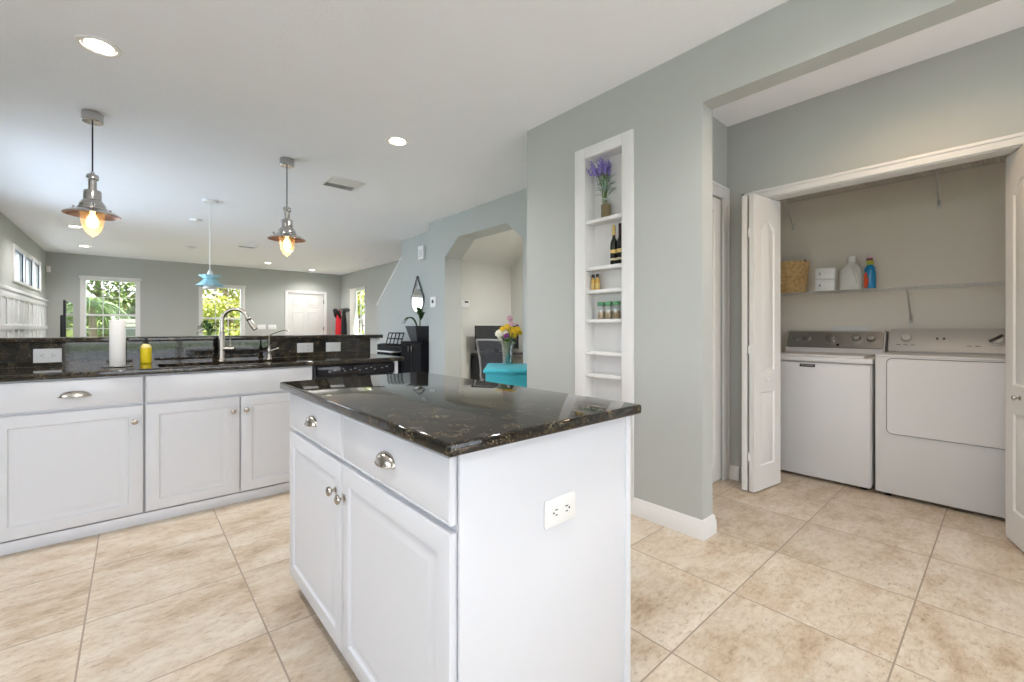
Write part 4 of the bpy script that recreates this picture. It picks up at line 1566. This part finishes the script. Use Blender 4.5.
for k, (u, z, mt, r_) in enumerate(blooms):
    dep = rn.uniform(-.05, .05)
    tip = Rv * u + Fv * dep + Vector((0, 0, z - .015))
    b0 = Vector((rn.uniform(-.02, .02), rn.uniform(-.02, .02), .03))
    st.tube([b0, b0.lerp(tip, .6) + Vector((0, 0, .03)) - (Rv * u * .2), tip], .0025, 6, smooth=4)
    fb = MB()
    nrm = (Rv * u * 2 - Fv * .6 + Vector((0, 0, .35))).normalized()
    rot = nrm.to_track_quat('Z', 'Y').to_matrix().to_4x4()
    for layer, (rr, hh, n_) in enumerate(((1.0, .0, 10), (.75, .25, 8), (.45, .42, 6))):
        for j in range(n_):
            a = 2 * PI * (j + layer * .4) / n_
            d_ = Vector((math.cos(a), math.sin(a), 0))
            fb.leaf(d_ * r_ * .1, d_ * r_ * rr + Vector((0, 0, r_ * hh)), r_ * .26, r_ * .08, 4)
    fb.ico((0, 0, r_ * .18), r_ * .28, 1)
    fb.xf(T(*tip) @ rot)
    fb.obj('blossom', M[mt], fv)
for k in range(26):
    a = rn.uniform(0, 2 * PI)
    b0 = Vector((.03 * math.cos(a), .03 * math.sin(a), rn.uniform(.2, .27)))
    lf.leaf(b0, b0 + Vector((.07 * math.cos(a), .07 * math.sin(a), rn.uniform(-.02, .08))), .015, .012)
st.obj('stem', M['stem'], fv)
lf.obj('leaves', M['leafy'], fv)['kind'] = 'stuff'

dk = thing('desk', 'black desk against the far wall of the nook', 'desk', (3.90, 5.0, 0))
MB().box(0, .82, 0, .44, .74, .77, .004).obj('desktop', M['black'], dk)
for x in (.0, .77):
    for y in (.0, .39):
        MB().box(x, x + .05, y, y + .05, 0, .74, .003).obj('leg', M['black'], dk)
MB().box(.05, .77, .40, .42, .35, .74).obj('modesty_panel', M['black'], dk)
mo = thing('monitor', 'wide black monitor on the desk behind the office chair', 'monitor', (3.86, 5.24, .77))
MB().box(0, .86, 0, .035, .055, .425, .006).obj('housing', M['black'], mo)
MB().box(.012, .848, -.0015, .0, .068, .413).obj('screen', M['screen'], mo)
m = MB().box(.29, .57, -.07, .12, 0, .012, .004)
m.box(.39, .47, .03, .05, .01, .2, .004)
m.obj('stand', M['black'], mo)

oc = thing('office_chair', 'grey office chair with a ribbed mesh back facing the desk', 'chair', (3.72, 4.43, 0), -math.radians(78))
m = MB()
for s_ in (-1, 1):
    m.tube([(s_ * .185, -.02, .42), (s_ * .20, -.21, .48), (s_ * .195, -.235, .62), (s_ * .205, -.25, .78), (s_ * .215, -.30, 1.0)], .015, 10, smooth=5)
m.tube([(-.215, -.30, 1.0), (0, -.31, 1.005), (.215, -.30, 1.0)], .014, 10, smooth=4)
m.obj('back_frame', M['greyframe'], oc)
m = MB()
n = 34
for k in range(n):
    z = .50 + (.985 - .50) * k / (n - 1)
    yb = -.215 - .02 * (z - .5) / .28 if z < .78 else -.25 - .05 * (z - .78) / .22
    m.tube([(-.195, yb, z), (0, yb - .012, z), (.195, yb, z)], .0062, 6, smooth=4)
m.obj('backrest', M['mesh'], oc)
MB().box(-.22, .22, -.19, .24, .42, .48, .022, 3).obj('seat', M['mesh'], oc)
m = MB().tube([(0, 0, .08), (0, 0, .42)], .026, 14)
m.obj('gas_column', M['black'], oc)
for k in range(5):
    a = 2 * PI * k / 5 + .3
    l_ = MB().tube([(0, 0, .10), (.28 * math.cos(a), .28 * math.sin(a), .075)], [.022, .014], 10).obj('leg', M['black'], oc)
    MB().lathe([(.001, -.02), (.026, -.02), (.03, -.01), (.03, .01), (.026, .02), (.001, .02)], 16, T(.28 * math.cos(a), .28 * math.sin(a), .031) @ RZ(a) @ RX(PI / 2)).obj('caster', M['black'], l_)
for s_ in (-1, 1):
    MB().tube([(s_ * .22, .05, .45), (s_ * .275, .05, .47), (s_ * .275, .05, .66), (s_ * .27, -.1, .67), (s_ * .27, .12, .67)], .012, 8).obj('armrest', M['black'], oc)

# wall devices
tp = thing('alarm_panel', 'white keypad with a dark display on the nook far wall', 'control panel', (3.80, 5.45, 1.525))
MB().box(-.075, .085, -.022, 0, -.06, .06, .005).obj('housing', M['plastic'], tp)
MB().box(-.01, .055, -.0232, -.021, .015, .042).obj('display', M['slot'], tp)
th_ = thing('thermostat', 'small white square thermostat with a dark dial left of the arch', 'thermostat', (AX, 5.49, 1.535), -PI / 2)
MB().box(-.075, .075, -.02, 0, -.075, .075, .004).obj('housing', M['plastic'], th_)
MB().lathe([(.001, 0), (.026, 0), (.026, .006), (.001, .007)], 20, T(0, -.019, .005) @ RX(PI / 2)).obj('display', M['slot'], th_)
dc = thing('door_chime', 'white rectangular chime box high on the stair wall', 'door chime', (SX, 6.29, 2.383), -PI / 2)
MB().box(-.085, .085, -.05, 0, -.11, .11, .006).obj('housing', M['plastic'], dc)
m = MB()
for k in range(4):
    m.box(-.05, .05, -.0512, -.049, -.06 + k * .03, -.055 + k * .03)
m.each('grille', M['slot'], dc)

mi = thing('wall_mirror', 'round mirror hanging from a grey strap on the stair wall', 'mirror', (SX - .006, 6.45, 1.60), -PI / 2 + .025)
MB().lathe([(.001, .004), (.185, .004), (.185, .018), (.001, .018)], 40, RX(PI / 2)).obj('glass', M['mirror'], mi)
MB().tube([(.19 * math.cos(a), -.014, .19 * math.sin(a)) for a in [2 * PI * k / 48 for k in range(48)]], .012, 8, closed=True).obj('frame', M['greyframe'], mi)
m = MB()
for s_ in (-1, 1):
    m.tube([(s_ * .196, -.016, -.01), (s_ * .196, -.016, .06), (s_ * .15, -.016, .14), (s_ * .008, -.016, .40)], .011, 6)
m.obj('strap', M['mesh'], mi)
MB().lathe([(.001, 0), (.02, 0), (.02, .028), (.001, .03)], 16, T(0, 0, .40) @ RX(PI / 2)).obj('peg', M['blackmetal'], mi)

cb = thing('black_cabinet', 'low black cabinet below the round mirror', 'cabinet', (3.17, 6.28, 0), -PI / 2)
MB().box(0, .64, .012, .385, .0, .93, .003).obj('body', M['piano'], cb)
MB().box(-.008, .648, -.004, .388, .93, .952, .004).obj('top', M['piano'], cb)
for a, b in ((.006, .317), (.323, .634)):
    d_ = panel_part('door', cb, a, b, .05, .92, [(.05, 0), (.055, .005)], y=-.004, t=.015, m_=M['piano'])
    MB().box(b - .05 if a < .1 else a + .04, b - .04 if a < .1 else a + .05, -.022, -.003, .80, .88, .003).obj('handle', M['nickel'], d_)

pn = thing('digital_piano', 'black digital piano with a slotted music rest along the stair wall', 'piano', (3.05, 7.62, 0), -PI / 2)
PL = 1.28
for x in (0, PL - .03):
    MB().box(x, x + .03, .02, .45, 0, .74, .004).obj('side_panel', M['piano'], pn)
MB().box(.03, PL - .03, .30, .33, .18, .70).obj('back_panel', M['piano'], pn)
m = MB().loops([[(x, y, z) for y, z in ((0, .70), (0, .765), (.20, .775), (.24, .86), (.45, .88), (.45, .70))] for x in (0, PL)])
m.obj('keyboard_case', M['piano'], pn)
MB().box(.06, PL - .06, .02, .185, .765, .785, .003).obj('keys', M['ivory'], pn)
m = MB()
wk = (PL - .12) / 52
for k in range(52):
    if k % 7 in (0, 1, 3, 4, 5):
        m.box(.06 + wk * (k + .7), .06 + wk * (k + 1.3), .09, .185, .784, .797, .001)
m.obj('black_keys', M['black'], pn)['kind'] = 'stuff'
m = MB()
ml = T(0, .30, .87) @ RX(-.28)
for z in (0, .10, .20):
    m.box(.40, .98, -.006, .006, z, z + .02, .002)
for k in range(5):
    x = .40 + .14 * k
    m.box(x, x + .02, -.006, .006, .02, .20, .002)
m.box(.38, 1.0, -.03, .006, -.005, .0 + .006, .002)
m.xf(ml).obj('music_rest', M['piano'], pn)

pl = thing('potted_plant', 'leafy orchid in a tapered charcoal pot on the black cabinet', 'plant', (3.34, 5.99, .953))
m = MB()
L = []
for z, a in ((0, .10), (.235, .165), (.235, .148), (.20, .142)):
    L.append([(-a, -a, z), (a, -a, z), (a, a, z), (-a, a, z)])
m.loops(L)
m.obj('pot', M['pot'], pl)
MB().box(-.138, .138, -.138, .138, .185, .2).obj('soil', M['bark'], pl)
lf = MB()
rn = random.Random(5)
for k in range(9):
    a = 2 * PI * k / 9 + .3
    d_ = Vector((math.cos(a), math.sin(a), 0))
    z1 = .40 + .10 * rn.random()
    b0 = Vector((.01 * d_.x, .01 * d_.y - .02, .33 + .03 * (k % 3)))
    lf.leaf(b0, b0 + d_ * .13 + Vector((0, 0, z1 - .36)), .035, .04, 7)
for k in range(3):
    a = 2.2 + k * .5
    d_ = Vector((math.cos(a), math.sin(a), 0))
    lf.tube([d_ * .03 + Vector((0, 0, .19)), d_ * .10 + Vector((0, 0, .34)), d_ * .20 + Vector((0, 0, .36)), d_ * .27 + Vector((0, 0, .27))], [.008, .009, .008, .003], 6, smooth=4)
lf.obj('leaves', M['leaf'], pl)
MB().tube([(0, 0, .19), (.005, .004, .33), (0, 0, .44)], [.011, .009, .006], 8, smooth=3).obj('stem', M['stem'], pl)

# ================================================================== LIVING ROOM
tv = thing('television', 'flat black television seen edge-on near the left far window', 'television', (-.78, 10.10, .70))
MB().box(-.032, 0, -.52, .52, .25, .89, .008).obj('housing', M['black'], tv)
MB().box(-.075, -.03, -.40, .40, .32, .66, .01).obj('rear_cover', M['black'], tv)
MB().box(0, .0015, -.505, .505, .268, .875).obj('screen', M['screen'], tv)
m = MB().box(-.15, .13, -.25, .25, 0, .014, .005)
m.box(-.05, -.03, -.06, .06, .01, .33, .005)
m.obj('stand', M['black'], tv)
mc = thing('media_console', 'dark wood console under the television', 'console', (-1.26, 9.3, 0))
MB().box(0, .68, 0, 1.6, .08, .68, .004).obj('body', M['wood'], mc)
MB().box(-.01, .70, -.01, 1.61, .68, .70, .004).obj('top', M['wood'], mc)
for x in (.04, .58):
    for y in (.04, 1.5):
        MB().box(x, x + .06, y, y + .06, 0, .08).each('foot', M['wood'], mc)
for k in range(3):
    MB().box(.68, .692, .03 + k * .52, .53 + k * .52, .12, .64, .003).obj('door', M['wood'], mc)
cs = thing('corner_speaker', 'small white sensor high in the left far corner', 'sensor', (-1.286, 12.8, 2.35))
MB().box(-.03, .03, -.07, 0, -.06, .06, .012, 3).obj('housing', M['plastic'], cs)
MB().lathe([(.001, 0), (.025, 0), (.02, .012), (.001, .015)], 16, T(0, -.07, .015) @ RX(PI / 2)).obj('sensor_lens', M['canoff'], cs)
outlet('switch_plate', 'white switch plate left of its twin beside the front door', T(2.52, WB, 1.19), .19, .12, ['s', 's', 's'])
outlet('switch_plate', 'white switch plate closest to the front door', T(2.77, WB, 1.19), .19, .12, ['s', 's', 's'])

dt = thing('dining_table', 'dark dining table under the pale blue pendant behind the bar', 'table', (.70, 6.45, 0))
MB().box(-.75, .75, -.45, .45, .72, .76, .008).obj('tabletop', M['wood'], dt)
for x in (-.66, .60):
    for y in (-.38, .32):
        MB().box(x, x + .06, y, y + .06, 0, .72, .004).obj('leg', M['wood'], dt)
dp = thing('potted_plant', 'dark leafy plant in a white pot in front of the middle window', 'plant', (.70, 6.40, .76))
MB().lathe([(.001, 0), (.07, 0), (.075, .01), (.095, .31), (.085, .31), (.08, .29), (.001, .28)], 28).obj('pot', M['plastic'], dp)
lf = MB()
rn = random.Random(9)
st = MB()
for k in range(30):
    a = rn.uniform(0, 2 * PI)
    r_ = rn.uniform(.02, .10)
    z = rn.uniform(.33, .49)
    b0 = Vector((r_ * math.cos(a), r_ * math.sin(a), z))
    lf.leaf(b0, b0 + Vector((.075 * math.cos(a), .075 * math.sin(a), rn.uniform(-.06, .05))), .024, .015, 5)
    st.tube([(0, 0, .27), b0 * .6 + Vector((0, 0, .12)), b0], .002, 5)
lf.obj('leaves', M['leaf'], dp)['kind'] = 'stuff'
st.obj('stem', M['stem'], dp)

# coat rack and coats in the far right corner
rk = thing('coat_rack', 'black wall rack of scrolled hooks between the corner and the right window', 'coat rack', (4.57, 12.36, 1.66), -PI / 2)
MB().box(-.30, .30, -.015, 0, -.03, .03, .003).obj('rail', M['blackmetal'], rk)
for k in range(4):
    x = -.24 + k * .16
    m = MB().tube([(x, -.012, .02), (x, -.07, .05), (x, -.12, .03), (x, -.13, -.03), (x, -.09, -.06), (x, -.06, -.035)], .009, 8, smooth=4)
    m.ico((x, -.06, -.035), .014, 1)
    m.obj('hook', M['blackmetal'], rk)


def coat(name, x, w, ztop, zbot, m_, label, off, seed):
    r = thing(name, label, 'coat', (4.57, 12.36, 0), -PI / 2)
    t = bmesh.new()
    rn_ = random.Random(seed)
    rows, cols = 14, 28
    g = []
    for j in range(rows + 1):
        f = j / rows
        z = ztop + (zbot - ztop) * f
        hw = w * (.22 + .78 * min(1, (f * 3.2)) ** .6) * (1 + .18 * f)
        dp_ = .075 * (.5 + .5 * min(1, f * 3))
        ring = []
        for i in range(cols):
            a = 2 * PI * i / cols
            fold_ = 1 + .13 * math.sin(7 * a + seed) * f
            ring.append(t.verts.new((x + hw * math.cos(a) * fold_, off + dp_ * math.sin(a) * fold_, z)))
        g.append(ring)
    for a, b in zip(g, g[1:]):
        for i in range(cols):
            i2 = (i + 1) % cols
            t.faces.new((a[i], a[i2], b[i2], b[i]))
    t.faces.new(g[0])
    t.faces.new(g[-1])
    mb = MB()
    mb.add(t)
    mb.obj('garment', m_, r)
    return r


rc = coat('red_coat', -.12, .17, 1.66, .62, M['red'], 'long red garment hanging on the hooks in the far corner', -.175, 1)
m = MB()
m.tube([(-.24, -.20, 1.44), (-.20, -.25, 1.60), (-.10, -.29, 1.66), (0, -.25, 1.60), (.04, -.20, 1.44)], [.03, .05, .055, .05, .03], 10, smooth=4)
m.obj('hood', M['blackcloth'], rc)
coat('black_coat', .225, .06, 1.66, .66, M['blackcloth'], 'black garment hanging beside the red one in the corner', -.16, 2)


# sheer curtain gathered on the corner side of the narrow window
cu = thing('sheer_curtain', 'white sheer curtain gathered at one side of the narrow window', 'curtain', (4.57, 11.98, 0), -PI / 2)
m = MB()
L = []
for j in range(13):
    z = 2.235 - j * .135
    tie = 1 - .45 * math.exp(-((z - 1.25) / .3) ** 2)
    L.append([(.02 + (.42 * i / 40) * tie, -.05 - .016 * math.sin(i * 1.1), z) for i in range(41)])
for a, b in zip(L, L[1:]):
    for i in range(40):
        m.quad(a[i], a[i + 1], b[i + 1], b[i])
bmesh.ops.remove_doubles(m.bm, verts=m.bm.verts[:], dist=1e-5)
solid_obj(m, 'drape', M['sheer'], cu, .002)
MB().tube([(-.12, -.05, 2.235), (1.02, -.05, 2.235)], .009, 10).obj('rod', M['trim'], cu)
for x in (-.10, 1.0):
    MB().box(x - .01, x + .01, -.055, 0, 2.225, 2.245, .002).obj('bracket', M['trim'], cu)

# ================================================================== OUTSIDE
struct('ground', MB().box(-40, 40, -40, 60, -.35, -.12), M['grass'], 'grass outside the house', 'lawn')


struct('bounce_patio', MB().box(-14, 14, -24.0, -3.14, -.14, -.02).box(-9, -3.30, -3.14, 4.34, -.14, -.02).box(-9, -1.47, 4.34, 13.0, -.14, -.02), M['patio'], 'unseen pale patio added to bounce neutral light into the house', 'patio')  # unseen slab, added so bounce and reflections turn pale instead of green


def tree(name, x, y, h, spread, z0, n, leafm, label, seed, size=.13, mtx=None):
    r = thing(name, label, 'tree', (x, y, -.12), group='trees outside the windows')
    rn_ = random.Random(seed)
    tr = MB().tube([(0, 0, 0), (.08, .05, h * .35), (-.05, .1, h * .7), (0, 0, h * .9)], [.14, .11, .07, .03], 8, smooth=3)
    for k in range(7):
        a = 2 * PI * k / 7
        z = h * (.3 + .08 * k)
        tr.tube([(0, 0, z), (spread * .6 * math.cos(a), spread * .6 * math.sin(a), z + h * .15)], [.05, .015], 6)
    tr.obj('trunk', M['bark'], r)
    lf_ = MB()
    clumps = []
    while len(clumps) < 34:
        c = Vector((rn_.uniform(-1, 1), rn_.uniform(-1, 1), rn_.uniform(-1, 1)))
        if c.length < 1:
            clumps.append((c.x * spread, c.y * spread * .8, z0 + (h - z0) * (c.z * .5 + .5)))
    for _ in range(n):
        c = rn_.choice(clumps)
        q = Vector((rn_.gauss(0, 1), rn_.gauss(0, 1), rn_.gauss(0, .8)))
        q = q.normalized() * min(q.length, 1.6) * .22
        p = Vector(c) + q
        d_ = Vector((rn_.gauss(0, 1), rn_.gauss(0, 1), rn_.gauss(-.1, .6))).normalized()
        lf_.leaf(p, p + d_ * size * rn_.uniform(.7, 1.4), size * .32, size * .1, 2)
    lf_.obj('crown', leafm, r)['kind'] = 'stuff'


tree('broadleaf_tree', -.75, 18.0, 3.6, 1.25, .3, 5200, M['tree_a'], 'grey-green tree filling the left far window', 21)
tree('broadleaf_tree', 2.45, 17.6, 3.9, 1.35, .3, 5200, M['tree_b'], 'bright yellow-green tree filling the middle window', 23)
tree('broadleaf_tree', 8.0, 20.0, 4.2, 1.4, .3, 3000, M['tree_b'], 'light tree outside the narrow right window', 25, .16)
hd = thing('garden_hedge', 'clipped olive hedge far beyond the trees outside', 'hedge', (1.0, 22.5, -.12))
lf_ = MB()
rn = random.Random(77)
for _ in range(6500):
    p = Vector((rn.uniform(-6.5, 6.5), rn.uniform(-.5, .5), 2.5 * rn.random() ** .8))
    d_ = Vector((rn.gauss(0, 1), rn.gauss(0, 1), rn.gauss(0, .7))).normalized()
    lf_.leaf(p, p + d_ * .24, .075, .03, 2)
lf_.obj('foliage', M['tree_b'], hd)['kind'] = 'stuff'
MB().box(-6.4, 6.4, -.3, .3, 0, 2.2, .1).obj('inner_growth', M['tree_a'], hd)
pm = thing('palm_tree', 'palm with long arching fronds outside the left far window', 'tree', (-.80, 15.5, -.12), group='trees outside the windows')
MB().tube([(0, 0, 0), (.03, .05, 1.0), (0, 0, 1.9)], [.10, .08, .07], 10, smooth=3).obj('trunk', M['bark'], pm)
rn = random.Random(31)
for k in range(15):
    a = 2 * PI * k / 15 + rn.uniform(-.1, .1)
    d_ = Vector((math.cos(a), math.sin(a), 0))
    L_ = rn.uniform(.8, 1.05)
    up_ = rn.uniform(.2, .8)
    pts = [Vector((0, 0, 1.9)) + d_ * L_ * f + Vector((0, 0, up_ * f * 1.5 - 1.25 * f * f)) for f in (0, .15, .3, .45, .6, .75, .9, 1)]
    m = MB().tube(pts, [.012, .01, .009, .008, .007, .006, .004, .003], 5)
    sd = Vector((-d_.y, d_.x, 0))
    for i in range(1, 8):
        for q in range(4):
            c = pts[i - 1].lerp(pts[i], q / 4)
            for s_ in (-1, 1):
                m.leaf(c, c + sd * s_ * .26 + d_ * .12 + Vector((0, 0, -.09)), .013, .01, 2)
    m.obj('frond', M['palm'], pm)
# neighbouring white fence
fn = thing('garden_fence', 'pale low fence with a square lattice outside the left far window', 'fence', (-.30, 14.0, -.12))
m = MB()
for k in range(10):
    m.box(.0 + k * .10, .015 + k * .10, -.010, .010, .1, 1.50)
for k in range(14):
    m.box(-.02, .94, -.018, -.006, .12 + k * .10, .135 + k * .10)
m.box(-.02, .94, .010, .022, .05, 1.50)
m.obj('lattice', M['fence'], fn)
for x in (-.08, .94):
    MB().box(x, x + .06, -.03, .03, 0, 1.56, .005).obj('post', M['fence'], fn)
